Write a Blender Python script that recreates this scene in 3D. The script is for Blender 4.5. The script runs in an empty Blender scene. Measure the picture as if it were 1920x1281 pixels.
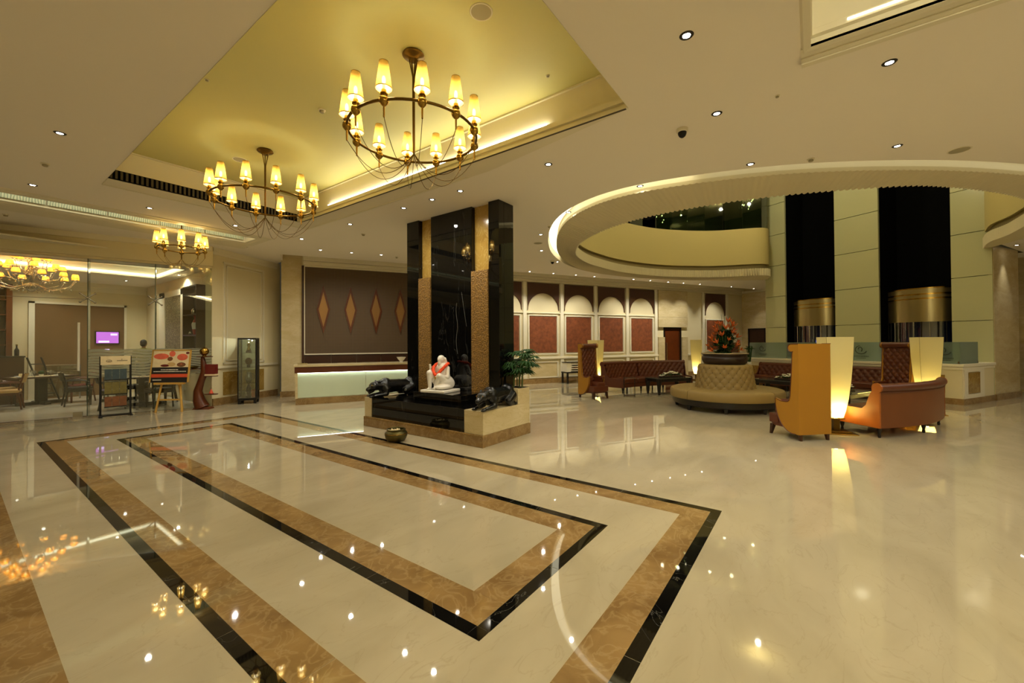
import bpy, bmesh, math, random
from math import sin, cos, pi, radians, atan2, sqrt, hypot
from mathutils import Vector, Matrix, noise
from mathutils.geometry import tessellate_polygon
random.seed(7)
SC = bpy.context.scene
COL = SC.collection

# ---------------------------------------------------------------- camera
cam_data = bpy.data.cameras.new('camera')
cam_data.sensor_width = 36.0
cam_data.lens = 773.03 / 1920 * 36.0
cam_data.shift_y = -(640.5 - 634.575) / 1920
cam_data.clip_start = 0.05
cam_data.clip_end = 200
cam = bpy.data.objects.new('camera', cam_data)
COL.objects.link(cam)
AZ, PITCH, ROLL = 0.6310178, 0.0098465, -0.0057921
fw = Vector((cos(AZ) * cos(PITCH), sin(AZ) * cos(PITCH), sin(PITCH)))
r0 = Vector((sin(AZ), -cos(AZ), 0))
u0 = r0.cross(fw)
rt = r0 * cos(ROLL) + u0 * sin(ROLL)
up = u0 * cos(ROLL) - r0 * sin(ROLL)
cam.matrix_world = Matrix(((rt.x, up.x, -fw.x, 0), (rt.y, up.y, -fw.y, 0), (rt.z, up.z, -fw.z, 1.6), (0, 0, 0, 1)))
SC.camera = cam

# ---------------------------------------------------------------- world, exposure
w = bpy.data.worlds.new('world')
SC.world = w
w.use_nodes = True
w.node_tree.nodes['Background'].inputs[0].default_value = (0.9, 0.75, 0.5, 1)
w.node_tree.nodes['Background'].inputs[1].default_value = 0.02
SC.view_settings.view_transform = 'Standard'
SC.view_settings.look = 'None'
SC.view_settings.gamma = 1
SC.view_settings.use_curve_mapping = False
SC.view_settings.exposure = 0.86
DOWN_W, BULB_W, WASH_W = 40.0, 1.35, 66.0
WARM = (1.0, 0.92, 0.76)
WARM2 = (1.0, 0.93, 0.64)

# ---------------------------------------------------------------- helpers
UA = 0.5065454
CU, SU = cos(UA), sin(UA)


def UV(u, v):
    return (u * CU + v * SU, -u * SU + v * CU)


def lin(h):
    h = h.lstrip('#')
    out = []
    for i in (0, 2, 4):
        c = int(h[i:i + 2], 16) / 255
        out.append(c / 12.92 if c <= 0.04045 else ((c + 0.055) / 1.055) ** 2.4)
    return (out[0], out[1], out[2], 1)


def tag(o, label=None, cat=None, group=None, kind=None):
    if label: o['label'] = label
    if cat: o['category'] = cat
    if group: o['group'] = group
    if kind: o['kind'] = kind
    return o


def thing(name, label, cat, loc=(0, 0, 0), rz=0.0, group=None):
    o = bpy.data.objects.new(name, None)
    COL.objects.link(o)
    o.location = loc
    o.rotation_euler = (0, 0, rz)
    o.empty_display_size = 0.1
    return tag(o, label, cat, group)


def copy_tree(o, loc=None, rz=None, label=None, group=None, parent=None):
    c = o.copy()
    COL.objects.link(c)
    if parent is not None: c.parent = parent
    if loc is not None: c.location = loc
    if rz is not None: c.rotation_euler = (0, 0, rz)
    if label: c['label'] = label
    if group: c['group'] = group
    for ch in list(o.children):
        copy_tree(ch, parent=c)
    return c


class MB:
    def __init__(self):
        self.v = []
        self.f = []

    def add(self, vs, fs, M=None):
        b = len(self.v)
        for p in vs:
            p = Vector(p)
            self.v.append(M @ p if M else p)
        for f in fs:
            self.f.append([b + i for i in f])
        return self

    def box(self, x0, y0, z0, x1, y1, z1, M=None):
        vs = [(x0, y0, z0), (x1, y0, z0), (x1, y1, z0), (x0, y1, z0), (x0, y0, z1), (x1, y0, z1), (x1, y1, z1), (x0, y1, z1)]
        fs = [(0, 3, 2, 1), (4, 5, 6, 7), (0, 1, 5, 4), (1, 2, 6, 5), (2, 3, 7, 6), (3, 0, 4, 7)]
        return self.add(vs, fs, M)

    def frustum(self, cx, cy, z0, z1, a0, b0, a1, b1, M=None, dx=0, dy=0):
        vs = [(cx - a0, cy - b0, z0), (cx + a0, cy - b0, z0), (cx + a0, cy + b0, z0), (cx - a0, cy + b0, z0),
              (cx + dx - a1, cy + dy - b1, z1), (cx + dx + a1, cy + dy - b1, z1), (cx + dx + a1, cy + dy + b1, z1), (cx + dx - a1, cy + dy + b1, z1)]
        fs = [(0, 3, 2, 1), (4, 5, 6, 7), (0, 1, 5, 4), (1, 2, 6, 5), (2, 3, 7, 6), (3, 0, 4, 7)]
        return self.add(vs, fs, M)

    def prism(self, pts, z0, z1, M=None):
        n = len(pts)
        vs = [(p[0], p[1], z0) for p in pts] + [(p[0], p[1], z1) for p in pts]
        fs = [list(range(n))[::-1], list(range(n, 2 * n))]
        fs += [(i, (i + 1) % n, n + (i + 1) % n, n + i) for i in range(n)]
        return self.add(vs, fs, M)

    def lathe(self, prof, n=24, M=None, cap=True):
        vs, fs = [], []
        m = len(prof)
        for i in range(n):
            a = 2 * pi * i / n
            for r, z in prof:
                vs.append((r * cos(a), r * sin(a), z))
        for i in range(n):
            j = (i + 1) % n
            for k in range(m - 1):
                fs.append((i * m + k, j * m + k, j * m + k + 1, i * m + k + 1))
        if cap:
            if prof[0][0] > 1e-5: fs.append([i * m for i in range(n)][::-1])
            if prof[-1][0] > 1e-5: fs.append([i * m + m - 1 for i in range(n)])
        return self.add(vs, fs, M)

    def tube(self, pts, r, n=8, closed=False, M=None):
        pts = [Vector(p) for p in pts]
        N = len(pts)
        rad = r if isinstance(r, (list, tuple)) else [r] * N
        vs, fs = [], []
        prev = None
        for i, p in enumerate(pts):
            if closed:
                t = pts[(i + 1) % N] - pts[i - 1]
            else:
                t = pts[min(i + 1, N - 1)] - pts[max(i - 1, 0)]
            t.normalize()
            if prev is None:
                a = Vector((0, 0, 1)) if abs(t.z) < 0.9 else Vector((1, 0, 0))
                s = t.cross(a).normalized()
            else:
                s = (prev - t * prev.dot(t)).normalized()
            prev = s
            b = t.cross(s)
            for k in range(n):
                a = 2 * pi * k / n
                vs.append(p + (s * cos(a) + b * sin(a)) * rad[i])
        for i in range(N if closed else N - 1):
            j = (i + 1) % N
            for k in range(n):
                l = (k + 1) % n
                fs.append((i * n + k, i * n + l, j * n + l, j * n + k))
        if not closed:
            fs.append(list(range(n))[::-1])
            fs.append([(N - 1) * n + k for k in range(n)])
        return self.add(vs, fs, M)

    def ball(self, c, r, nu=12, nv=8, M=None):
        r = r if isinstance(r, (tuple, list)) else (r, r, r)
        prof = []
        vs, fs = [], []
        for j in range(nv + 1):
            th = -pi / 2 + pi * j / nv
            for i in range(nu):
                a = 2 * pi * i / nu
                vs.append((c[0] + r[0] * cos(th) * cos(a), c[1] + r[1] * cos(th) * sin(a), c[2] + r[2] * sin(th)))
        for j in range(nv):
            for i in range(nu):
                k = (i + 1) % nu
                fs.append((j * nu + i, j * nu + k, (j + 1) * nu + k, (j + 1) * nu + i))
        return self.add(vs, fs, M)

    def grid(self, fn, nu, nv, thick=None):
        """fn(i/nu, j/nv) -> point"""
        vs = [fn(i / nu, j / nv) for i in range(nu + 1) for j in range(nv + 1)]
        fs = [(i * (nv + 1) + j, (i + 1) * (nv + 1) + j, (i + 1) * (nv + 1) + j + 1, i * (nv + 1) + j + 1) for i in range(nu) for j in range(nv)]
        return self.add(vs, fs)

    def build(self, name, mat, parent=None, smooth=None, bevel=0.0, loc=None, rz=None):
        me = bpy.data.meshes.new(name)
        me.from_pydata([tuple(p) for p in self.v], [], self.f)
        bm = bmesh.new()
        bm.from_mesh(me)
        bmesh.ops.remove_doubles(bm, verts=bm.verts, dist=1e-5)
        bmesh.ops.recalc_face_normals(bm, faces=bm.faces)
        bm.to_mesh(me)
        bm.free()
        me.materials.append(mat)
        if smooth:
            for p in me.polygons: p.use_smooth = True
            me.set_sharp_from_angle(angle=radians(smooth))
        o = bpy.data.objects.new(name, me)
        COL.objects.link(o)
        if parent: o.parent = parent
        if loc: o.location = loc
        if rz is not None: o.rotation_euler = (0, 0, rz)
        if bevel:
            md = o.modifiers.new('bevel', 'BEVEL')
            md.width = bevel
            md.segments = 2
            md.limit_method = 'ANGLE'
        return o


def struct(o):
    o['kind'] = 'structure'
    return o


def uvobj(o):
    o.rotation_euler = (0, 0, -UA)
    return o


def blob(name, shapes, mat, parent=None, voxel=0.012, smooth=4, loc=None, rz=None):
    """one continuous surface grown round tapered limbs: shapes are ('c', p, q, rp, rq) or ('e', centre, radii[, rotation])"""
    mb = MB()
    for s in shapes:
        if s[0] == 'c':
            _, p, q, rp, rq = s
            p, q = Vector(p), Vector(q)
            pts = [p.lerp(q, k / 4) for k in range(5)]
            mb.tube(pts, [rp + (rq - rp) * k / 4 for k in range(5)], 10)
            mb.ball(p, rp, 10, 8)
            mb.ball(q, rq, 10, 8)
        else:
            c, r = Vector(s[1]), s[2]
            M = Matrix.Translation(c)
            if len(s) > 3: M = M @ s[3]
            mb.ball((0, 0, 0), r, 14, 10, M)
    o = mb.build(name, mat, parent, loc=loc, rz=rz)
    md = o.modifiers.new('remesh', 'REMESH')
    md.mode = 'VOXEL'
    md.voxel_size = voxel
    md2 = o.modifiers.new('smooth', 'SMOOTH')
    md2.iterations = smooth
    md2.factor = 0.5
    dg = bpy.context.evaluated_depsgraph_get()
    me = bpy.data.meshes.new_from_object(o.evaluated_get(dg))
    o.modifiers.clear()
    o.data = me
    me.name = name
    for p in me.polygons: p.use_smooth = True
    if not me.materials: me.materials.append(mat)
    return o


# ---------------------------------------------------------------- materials
def new_mat(name):
    m = bpy.data.materials.new(name)
    m.use_nodes = True
    nt = m.node_tree
    return m, nt, nt.nodes['Principled BSDF']


def setp(b, **kw):
    for k, v in kw.items():
        k = k.replace('_', ' ')
        if k in b.inputs: b.inputs[k].default_value = v


def plain(name, col, rough=0.5, metal=0.0, bump=0.0, bscale=60.0, var=0.0, vscale=6.0, spec=0.5, coat=0.0):
    m, nt, b = new_mat(name)
    c = lin(col) if isinstance(col, str) else col
    setp(b, Base_Color=c, Roughness=rough, Metallic=metal, Specular_IOR_Level=spec, Coat_Weight=coat)
    if var or bump:
        tc = nt.nodes.new('ShaderNodeTexCoord')
        nz = nt.nodes.new('ShaderNodeTexNoise')
        nz.inputs['Scale'].default_value = vscale
        nz.inputs['Detail'].default_value = 4
        nt.links.new(tc.outputs['Object'], nz.inputs['Vector'])
        if var:
            mx = nt.nodes.new('ShaderNodeMix')
            mx.data_type = 'RGBA'
            mx.inputs[6].default_value = tuple(max(0, x * (1 - var)) for x in c[:3]) + (1,)
            mx.inputs[7].default_value = tuple(min(1, x * (1 + var)) for x in c[:3]) + (1,)
            nt.links.new(nz.outputs['Fac'], mx.inputs[0])
            nt.links.new(mx.outputs[2], b.inputs['Base Color'])
        if bump:
            n2 = nt.nodes.new('ShaderNodeTexNoise')
            n2.inputs['Scale'].default_value = bscale
            nt.links.new(tc.outputs['Object'], n2.inputs['Vector'])
            bp = nt.nodes.new('ShaderNodeBump')
            bp.inputs['Strength'].default_value = bump
            bp.inputs['Distance'].default_value = 0.01
            nt.links.new(n2.outputs['Fac'], bp.inputs['Height'])
            nt.links.new(bp.outputs['Normal'], b.inputs['Normal'])
    return m


def marble(name, c1, c2, vein, rough=0.08, scale=1.2, veinw=0.03, stretch=(1, 1, 1), veinamt=0.6, spec=0.5):
    m, nt, b = new_mat(name)
    N, L = nt.nodes, nt.links
    tc = N.new('ShaderNodeTexCoord')
    mp = N.new('ShaderNodeMapping')
    mp.inputs['Scale'].default_value = stretch
    L.new(tc.outputs['Object'], mp.inputs['Vector'])
    n1 = N.new('ShaderNodeTexNoise')
    n1.inputs['Scale'].default_value = scale
    n1.inputs['Detail'].default_value = 8
    n1.inputs['Distortion'].default_value = 0.8
    L.new(mp.outputs['Vector'], n1.inputs['Vector'])
    r1 = N.new('ShaderNodeValToRGB')
    r1.color_ramp.elements[0].position = 0.32
    r1.color_ramp.elements[1].position = 0.68
    r1.color_ramp.elements[0].color = lin(c1)
    r1.color_ramp.elements[1].color = lin(c2)
    L.new(n1.outputs['Fac'], r1.inputs['Fac'])
    n2 = N.new('ShaderNodeTexNoise')
    n2.inputs['Scale'].default_value = scale * 1.7
    n2.inputs['Detail'].default_value = 6
    n2.inputs['Distortion'].default_value = 1.6
    L.new(mp.outputs['Vector'], n2.inputs['Vector'])
    r2 = N.new('ShaderNodeValToRGB')
    e = r2.color_ramp.elements
    e[0].position = 0.5 - veinw
    e[0].color = (0, 0, 0, 1)
    e[1].position = 0.5 + veinw
    e[1].color = (0, 0, 0, 1)
    k = r2.color_ramp.elements.new(0.5)
    k.color = (1, 1, 1, 1)
    L.new(n2.outputs['Fac'], r2.inputs['Fac'])
    mu = N.new('ShaderNodeMath')
    mu.operation = 'MULTIPLY'
    mu.inputs[1].default_value = veinamt
    L.new(r2.outputs['Color'], mu.inputs[0])
    mx = N.new('ShaderNodeMix')
    mx.data_type = 'RGBA'
    L.new(mu.outputs[0], mx.inputs[0])
    L.new(r1.outputs['Color'], mx.inputs[6])
    mx.inputs[7].default_value = lin(vein)
    L.new(mx.outputs[2], b.inputs['Base Color'])
    setp(b, Roughness=rough, Specular_IOR_Level=spec)
    return m


def emis(name, col, s):
    m = bpy.data.materials.new(name)
    m.use_nodes = True
    nt = m.node_tree
    nt.nodes.clear()
    e = nt.nodes.new('ShaderNodeEmission')
    o = nt.nodes.new('ShaderNodeOutputMaterial')
    e.inputs[0].default_value = (col[0], col[1], col[2], 1)
    e.inputs[1].default_value = s
    nt.links.new(e.outputs[0], o.inputs[0])
    return m


def glassy(name, tint=(0.9, 0.95, 0.92), refl=0.12, rough=0.0, frost=0.0, fcol=(0.6, 0.65, 0.55)):
    """pane: see-through with a mirror sheen that grows at grazing view, plus an optional frosted share"""
    m = bpy.data.materials.new(name)
    m.use_nodes = True
    nt = m.node_tree
    nt.nodes.clear()
    N, L = nt.nodes, nt.links
    o = N.new('ShaderNodeOutputMaterial')
    t = N.new('ShaderNodeBsdfTransparent')
    t.inputs[0].default_value = (*tint, 1)
    g = N.new('ShaderNodeBsdfGlossy')
    g.inputs['Roughness'].default_value = rough
    fr = N.new('ShaderNodeFresnel')
    fr.inputs[0].default_value = 1.45
    ad = N.new('ShaderNodeMath')
    ad.operation = 'MULTIPLY_ADD'
    ad.inputs[1].default_value = 1.0
    ad.inputs[2].default_value = refl
    L.new(fr.outputs[0], ad.inputs[0])
    m1 = N.new('ShaderNodeMixShader')
    L.new(ad.outputs[0], m1.inputs[0])
    L.new(t.outputs[0], m1.inputs[1])
    L.new(g.outputs[0], m1.inputs[2])
    last = m1
    if frost:
        d = N.new('ShaderNodeBsdfDiffuse')
        d.inputs[0].default_value = (*fcol, 1)
        tl = N.new('ShaderNodeBsdfTranslucent')
        tl.inputs[0].default_value = (*fcol, 1)
        dm = N.new('ShaderNodeMixShader')
        dm.inputs[0].default_value = 0.5
        L.new(d.outputs[0], dm.inputs[1])
        L.new(tl.outputs[0], dm.inputs[2])
        m2 = N.new('ShaderNodeMixShader')
        m2.inputs[0].default_value = frost
        L.new(m1.outputs[0], m2.inputs[1])
        L.new(dm.outputs[0], m2.inputs[2])
        last = m2
    L.new(last.outputs[0], o.inputs[0])
    return m, nt


def shade_mat(name, col, through=0.25):
    m = bpy.data.materials.new(name)
    m.use_nodes = True
    nt = m.node_tree
    nt.nodes.clear()
    N, L = nt.nodes, nt.links
    o = N.new('ShaderNodeOutputMaterial')
    tl = N.new('ShaderNodeBsdfTranslucent')
    tl.inputs[0].default_value = col
    d = N.new('ShaderNodeBsdfDiffuse')
    d.inputs[0].default_value = col
    a = N.new('ShaderNodeMixShader')
    a.inputs[0].default_value = 0.35
    L.new(tl.outputs[0], a.inputs[1])
    L.new(d.outputs[0], a.inputs[2])
    t = N.new('ShaderNodeBsdfTransparent')
    t.inputs[0].default_value = col
    b = N.new('ShaderNodeMixShader')
    b.inputs[0].default_value = through
    L.new(a.outputs[0], b.inputs[1])
    L.new(t.outputs[0], b.inputs[2])
    L.new(b.outputs[0], o.inputs[0])
    return m


M = {}
M['floor'] = marble('floor_marble', '#a89c80', '#b6aa8e', '#94876a', 0.022, 0.9, 0.010, (1, 2.2, 1), 0.28)
M['emperador'] = marble('brown_marble', '#7c6038', '#987a4c', '#b59c70', 0.03, 3.2, 0.05, (1, 1, 1), 0.3)
M['black'] = marble('black_marble', '#0b0a09', '#12110e', '#8f8c84', 0.025, 0.9, 0.004, (1, 1, 1), 0.25)
M['tower'] = marble('black_granite', '#080807', '#0d0c0a', '#5f5d58', 0.03, 0.45, 0.0012, (1.4, 1.4, 0.35), 0.25)
M['cream_stone'] = marble('cream_stone', '#c3b184', '#d2c299', '#b09a66', 0.18, 1.6, 0.03, (1, 1, 3), 0.35)
M['gold_stone'] = marble('gold_stone', '#8a6a2c', '#a98a44', '#c4a868', 0.15, 2.5, 0.03, (1, 1, 1), 0.5)
M['ceiling'] = plain('ceiling_paint', '#efe7d6', 0.85)
M['trim'] = plain('trim_paint', '#e2dabf', 0.55)
M['wall'] = plain('wall_paint', '#dcd0a8', 0.7, var=0.03, vscale=2)
M['gold_ceiling'] = plain('gold_paint', '#d2cc8a', 0.6)
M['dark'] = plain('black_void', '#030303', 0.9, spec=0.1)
M['panel_brown'] = plain('dark_brown_lacquer', '#4a2a10', 0.45, var=0.12, vscale=3)
M['wood'] = plain('dark_wood', '#3a1c08', 0.35, var=0.3, vscale=5)
M['wood_red'] = plain('red_brown_wood', '#5b2a0e', 0.3, var=0.25, vscale=6)
M['wood_black'] = plain('ebony_wood', '#120c08', 0.35)
M['pine'] = plain('pine_wood', '#c79a45', 0.5, var=0.15, vscale=8)
M['black_metal'] = plain('black_metal', '#100e0c', 0.4, 0.3)
M['steel'] = plain('steel', '#b8b4a8', 0.25, 1.0)
M['bronze'] = plain('antique_bronze', '#6e5424', 0.35, 1.0, var=0.2, vscale=20)
M['brass'] = plain('brass', '#a8853a', 0.22, 1.0)
M['leather'] = plain('brown_leather', '#5a2a12', 0.38, bump=0.05, bscale=120, var=0.15, vscale=7)
M['leather_back'] = plain('tan_leather', '#6e3a12', 0.34, var=0.08, vscale=3)
M['leather_lit_orange'] = plain('lit_orange_leather', '#9e5616', 0.34, var=0.08, vscale=3)  # orange of the sofa ends, lamp glow partly put into the colour
M['mustard'] = plain('mustard_leather', '#a87416', 0.42, var=0.06, vscale=3)
M['olive'] = plain('olive_upholstery', '#907842', 0.6, bump=0.05, bscale=150, var=0.08)
M['marble_white'] = plain('white_marble', '#ece6da', 0.3, var=0.04, vscale=5)
M['panther'] = plain('black_bronze', '#0d0d0c', 0.25, 0.0, bump=0.15, bscale=25)
M['orange'] = plain('marigold_orange', '#ee4a0a', 0.7, bump=0.3, bscale=90)
M['leaf'] = plain('leaf_green', '#1f4012', 0.6, var=0.3, vscale=12, spec=0.2)
M['leaf_dark'] = plain('leaf_dark_green', '#1a3610', 0.6, var=0.3, vscale=12, spec=0.2)
M['stem'] = plain('cane_stem', '#4a5a22', 0.5)
M['petal'] = plain('orange_bract', '#c8601a', 0.5, var=0.2, vscale=15)
M['flower_white'] = plain('white_petal', '#e8e4c8', 0.6, var=0.1, vscale=20)
M['soil'] = plain('soil', '#1c130a', 0.95, bump=0.5)
M['pot_dark'] = plain('dark_bowl', '#2a1a0e', 0.35)
M['brasspot'] = plain('aged_brass', '#5e5630', 0.42, 0.85, var=0.3, vscale=14)
M['core'] = plain('back_painted_glass', '#bcba90', 0.16, var=0.02, vscale=1)
M['cab_metal'] = plain('cab_steel', '#a39468', 0.28, 0.9)
M['white'] = plain('white_card', '#e6e0cc', 0.6)
M['cloth_green'] = plain('olive_shirt', '#8a8438', 0.8)
M['skin'] = plain('skin', '#9a6a44', 0.6)
M['hair'] = plain('black_hair', '#120c08', 0.6)
M['blue_print'] = plain('blue_print', '#3c4c50', 0.6, var=0.4, vscale=18)
M['warm_print'] = plain('warm_print', '#7a4a26', 0.6, var=0.5, vscale=14)
M['green_print'] = plain('green_print', '#74682f', 0.6, var=0.5, vscale=14)
M['pink'] = plain('salmon_print', '#e0684a', 0.6, var=0.2, vscale=16)
M['cream_print'] = plain('cream_print', '#e6d2a4', 0.6, var=0.15, vscale=16)
M['charcoal'] = plain('charcoal_print', '#1e1a18', 0.5)
M['band_red'] = plain('coral_print', '#d8502c', 0.5)
M['porcelain'] = plain('porcelain', '#e6e2d6', 0.25)
M['seat_red'] = plain('red_leather', '#6a1e16', 0.4)
M['seat_cream'] = plain('cream_seat', '#c8a468', 0.6)
M['grille'] = plain('vent_grille', '#4c432e', 0.5, 0.3)
M['flute'] = plain('fluted_plaster', '#d6cba6', 0.7)
M['atrium'] = plain('balcony_plaster', '#c8b878', 0.7)
M['strip'] = plain('balcony_strip', '#8c7c4e', 0.6)
M['rest_floor'] = plain('white_tile', '#d8cfbc', 0.15, var=0.04, vscale=2)
M['rest_panel'] = plain('brown_wall_panel', '#6e5028', 0.6)
M['grey_metal'] = plain('dark_ring', '#3a3630', 0.35, 0.8)
M['speaker'] = plain('speaker_mesh', '#a89f80', 0.7)
M['spot_emit'] = emis('downlight_glow', (1.0, 0.92, 0.80), 26)
M['bulb_emit'] = emis('bulb_glow', (1.0, 0.84, 0.46), 16)
M['cove_emit'] = emis('cove_glow', (1.0, 0.9, 0.6), 1.75)
M['ledge_emit'] = emis('ledge_glow', (1.0, 0.93, 0.7), 12)
M['cove_dim'] = emis('cove_glow_dim', (1.0, 0.9, 0.62), 0.7)
M['slot_emit'] = emis('slot_glow', (1.0, 0.93, 0.68), 2.5)
M['tray_emit'] = emis('tray_glow', (1.0, 0.92, 0.64), 2.6)
M['tray_fill'] = emis('tray_fill_glow', (1.0, 0.92, 0.64), 14)
M['lamp_tube'] = emis('lamp_tube', (1.0, 0.86, 0.42), 22)
M['screen'] = emis('reflected_screen_glow', (0.45, 0.12, 0.55), 1.0)
M['screen2'] = emis('reflected_screen_pale', (0.75, 0.55, 0.95), 1.2)
M['blue_glow'] = emis('cab_light', (0.08, 0.12, 0.6), 1.0)
M['shade'] = shade_mat('organza_shade', (0.13, 0.078, 0.016, 1), 0.24)
_nt = M['shade'].node_tree
for _n in _nt.nodes:
    if _n.type == 'BSDF_TRANSPARENT': _n.inputs[0].default_value = (0.92, 0.72, 0.36, 1)
# the lining inside the shade is pale: two-sided cloth
_d = _nt.nodes.new('ShaderNodeBsdfDiffuse')
_d.inputs[0].default_value = (0.62, 0.52, 0.30, 1)
_g = _nt.nodes.new('ShaderNodeNewGeometry')
_m = _nt.nodes.new('ShaderNodeMixShader')
_o = [n for n in _nt.nodes if n.type == 'OUTPUT_MATERIAL'][0]
_src = _o.inputs[0].links[0].from_socket
_nt.links.new(_g.outputs['Backfacing'], _m.inputs[0])
_nt.links.new(_src, _m.inputs[1])
_nt.links.new(_d.outputs[0], _m.inputs[2])
_nt.links.new(_m.outputs[0], _o.inputs[0])
M['shade_in'] = plain('shade_lining', '#f4ecd0', 0.8)
M['shade_rest'] = shade_mat('orange_shade', (0.95, 0.50, 0.10, 1), 0.1)
M['lampshade'] = shade_mat('parchment_shade', (0.88, 0.80, 0.46, 1), 0.0)
M['glass'], _ = glassy('clear_glass', (0.93, 0.96, 0.93), 0.05)
M['glass_edge'] = plain('glass_edge', '#3c5040', 0.2)
M['glass_etched'], _ = glassy('etched_glass', (0.72, 0.84, 0.80), 0.08, 0.1, 0.38, (0.42, 0.52, 0.46))
M['glass_vit'], _ = glassy('vitrine_glass', (0.86, 0.92, 0.90), 0.12)
M['glass_green'], _ = glassy('green_glass', (0.45, 0.55, 0.38), 0.08, 0.02)
M['glass_counter'] = plain('aqua_back_glass', '#c4d2b8', 0.12, var=0.05, vscale=3)
M['crystal'], _ = glassy('crystal', (0.95, 0.95, 0.9), 0.35)
M['etch_line'] = plain('etch_line', '#2e362c', 0.6)
M['olive_dark'] = plain('olive_button', '#5c4a24', 0.6)


def wave_frost(name):
    m, nt = glassy(name, (0.93, 0.96, 0.93), 0.05, 0.0, 0.6, (0.58, 0.57, 0.42))
    N, L = nt.nodes, nt.links
    mix = [n for n in N if n.type == 'MIX_SHADER' and abs(n.inputs[0].default_value - 0.6) < 1e-6][0]
    tc = N.new('ShaderNodeTexCoord')
    mp = N.new('ShaderNodeMapping')
    L.new(tc.outputs['Object'], mp.inputs['Vector'])
    wv = N.new('ShaderNodeTexWave')
    wv.wave_type = 'BANDS'
    wv.bands_direction = 'Z'
    wv.inputs['Scale'].default_value = 4.6
    wv.inputs['Distortion'].default_value = 9.0
    wv.inputs['Detail'].default_value = 0.0
    wv.inputs['Detail Scale'].default_value = 0.45
    L.new(mp.outputs['Vector'], wv.inputs['Vector'])
    r = N.new('ShaderNodeValToRGB')
    r.color_ramp.elements[0].position = 0.10
    r.color_ramp.elements[0].color = (0.12, 0.12, 0.12, 1)
    r.color_ramp.elements[1].position = 0.22
    r.color_ramp.elements[1].color = (0.86, 0.86, 0.86, 1)
    L.new(wv.outputs['Fac'], r.inputs['Fac'])
    L.new(r.outputs['Color'], mix.inputs[0])
    return m


M['frost_wave'] = wave_frost('wave_etched_glass')


def textured(name, c1, c2, kind, scale, strength=0.8, rough=0.45, metal=0.0, dist=0.01):
    m, nt, b = new_mat(name)
    N, L = nt.nodes, nt.links
    tc = N.new('ShaderNodeTexCoord')
    if kind == 'voronoi':
        t = N.new('ShaderNodeTexVoronoi')
        out = 'Distance'
    elif kind == 'wave':
        t = N.new('ShaderNodeTexWave')
        t.inputs['Distortion'].default_value = 3
        out = 'Fac'
    elif kind == 'checker':
        t = N.new('ShaderNodeTexChecker')
        out = 'Fac'
    else:
        t = N.new('ShaderNodeTexNoise')
        t.inputs['Detail'].default_value = 8
        out = 'Fac'
    t.inputs['Scale'].default_value = scale
    L.new(tc.outputs['Object'], t.inputs['Vector'])
    r = N.new('ShaderNodeValToRGB')
    r.color_ramp.elements[0].position = 0.3
    r.color_ramp.elements[1].position = 0.7
    r.color_ramp.elements[0].color = lin(c1)
    r.color_ramp.elements[1].color = lin(c2)
    L.new(t.outputs[out], r.inputs['Fac'])
    L.new(r.outputs['Color'], b.inputs['Base Color'])
    bp = N.new('ShaderNodeBump')
    bp.inputs['Strength'].default_value = strength
    bp.inputs['Distance'].default_value = dist
    L.new(t.outputs[out], bp.inputs['Height'])
    L.new(bp.outputs['Normal'], b.inputs['Normal'])
    setp(b, Roughness=rough, Metallic=metal)
    return m


M['bronze_relief'] = textured('hammered_bronze', '#6e5224', '#9a7538', 'voronoi', 44, 0.8, 0.42, 0.25, 0.012)
M['textile'] = textured('patterned_textile', '#6a3414', '#8a4a22', 'noise', 9, 0.2, 0.7)
M['mosaic'] = textured('pebble_mosaic', '#4a4430', '#a29a78', 'voronoi', 28, 0.8, 0.4)
M['slot_glass'] = textured('ribbed_glass', '#8f9a7c', '#c6caa8', 'wave', 9, 0.6, 0.3)


def weave(name):
    m, nt, b = new_mat(name)
    N, L = nt.nodes, nt.links
    tc = N.new('ShaderNodeTexCoord')
    mp = N.new('ShaderNodeMapping')
    mp.inputs['Rotation'].default_value = (0, radians(45), 0)
    L.new(tc.outputs['Object'], mp.inputs['Vector'])
    br = N.new('ShaderNodeTexChecker')
    br.inputs['Scale'].default_value = 30
    L.new(mp.outputs['Vector'], br.inputs['Vector'])
    mx = N.new('ShaderNodeMix')
    mx.data_type = 'RGBA'
    mx.inputs[6].default_value = lin('#54412a')
    mx.inputs[7].default_value = lin('#604d34')
    L.new(br.outputs['Fac'], mx.inputs[0])
    L.new(mx.outputs[2], b.inputs['Base Color'])
    bp = N.new('ShaderNodeBump')
    bp.inputs['Strength'].default_value = 0.6
    bp.inputs['Distance'].default_value = 0.01
    L.new(br.outputs['Fac'], bp.inputs['Height'])
    L.new(bp.outputs['Normal'], b.inputs['Normal'])
    setp(b, Roughness=0.55)
    return m


M['weave'] = weave('woven_wall_covering')


def spot(loc, watts, deg=95, blend=0.6, col=WARM, rad=0.05, direction=(0, 0, -1), parent=None):
    d = bpy.data.lights.new('downlight_lamp', 'SPOT')
    d.energy = watts
    d.color = col
    d.spot_size = radians(deg)
    d.spot_blend = blend
    d.shadow_soft_size = rad
    o = bpy.data.objects.new('downlight_lamp', d)
    COL.objects.link(o)
    o.location = loc
    o.rotation_euler = Vector(direction).to_track_quat('-Z', 'Y').to_euler()
    if parent: o.parent = parent
    return o


def point(loc, watts, col=WARM2, rad=0.03, parent=None):
    d = bpy.data.lights.new('bulb_lamp', 'POINT')
    d.energy = watts
    d.color = col
    d.shadow_soft_size = rad
    o = bpy.data.objects.new('bulb_lamp', d)
    COL.objects.link(o)
    o.location = loc
    if parent: o.parent = parent
    return o
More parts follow.
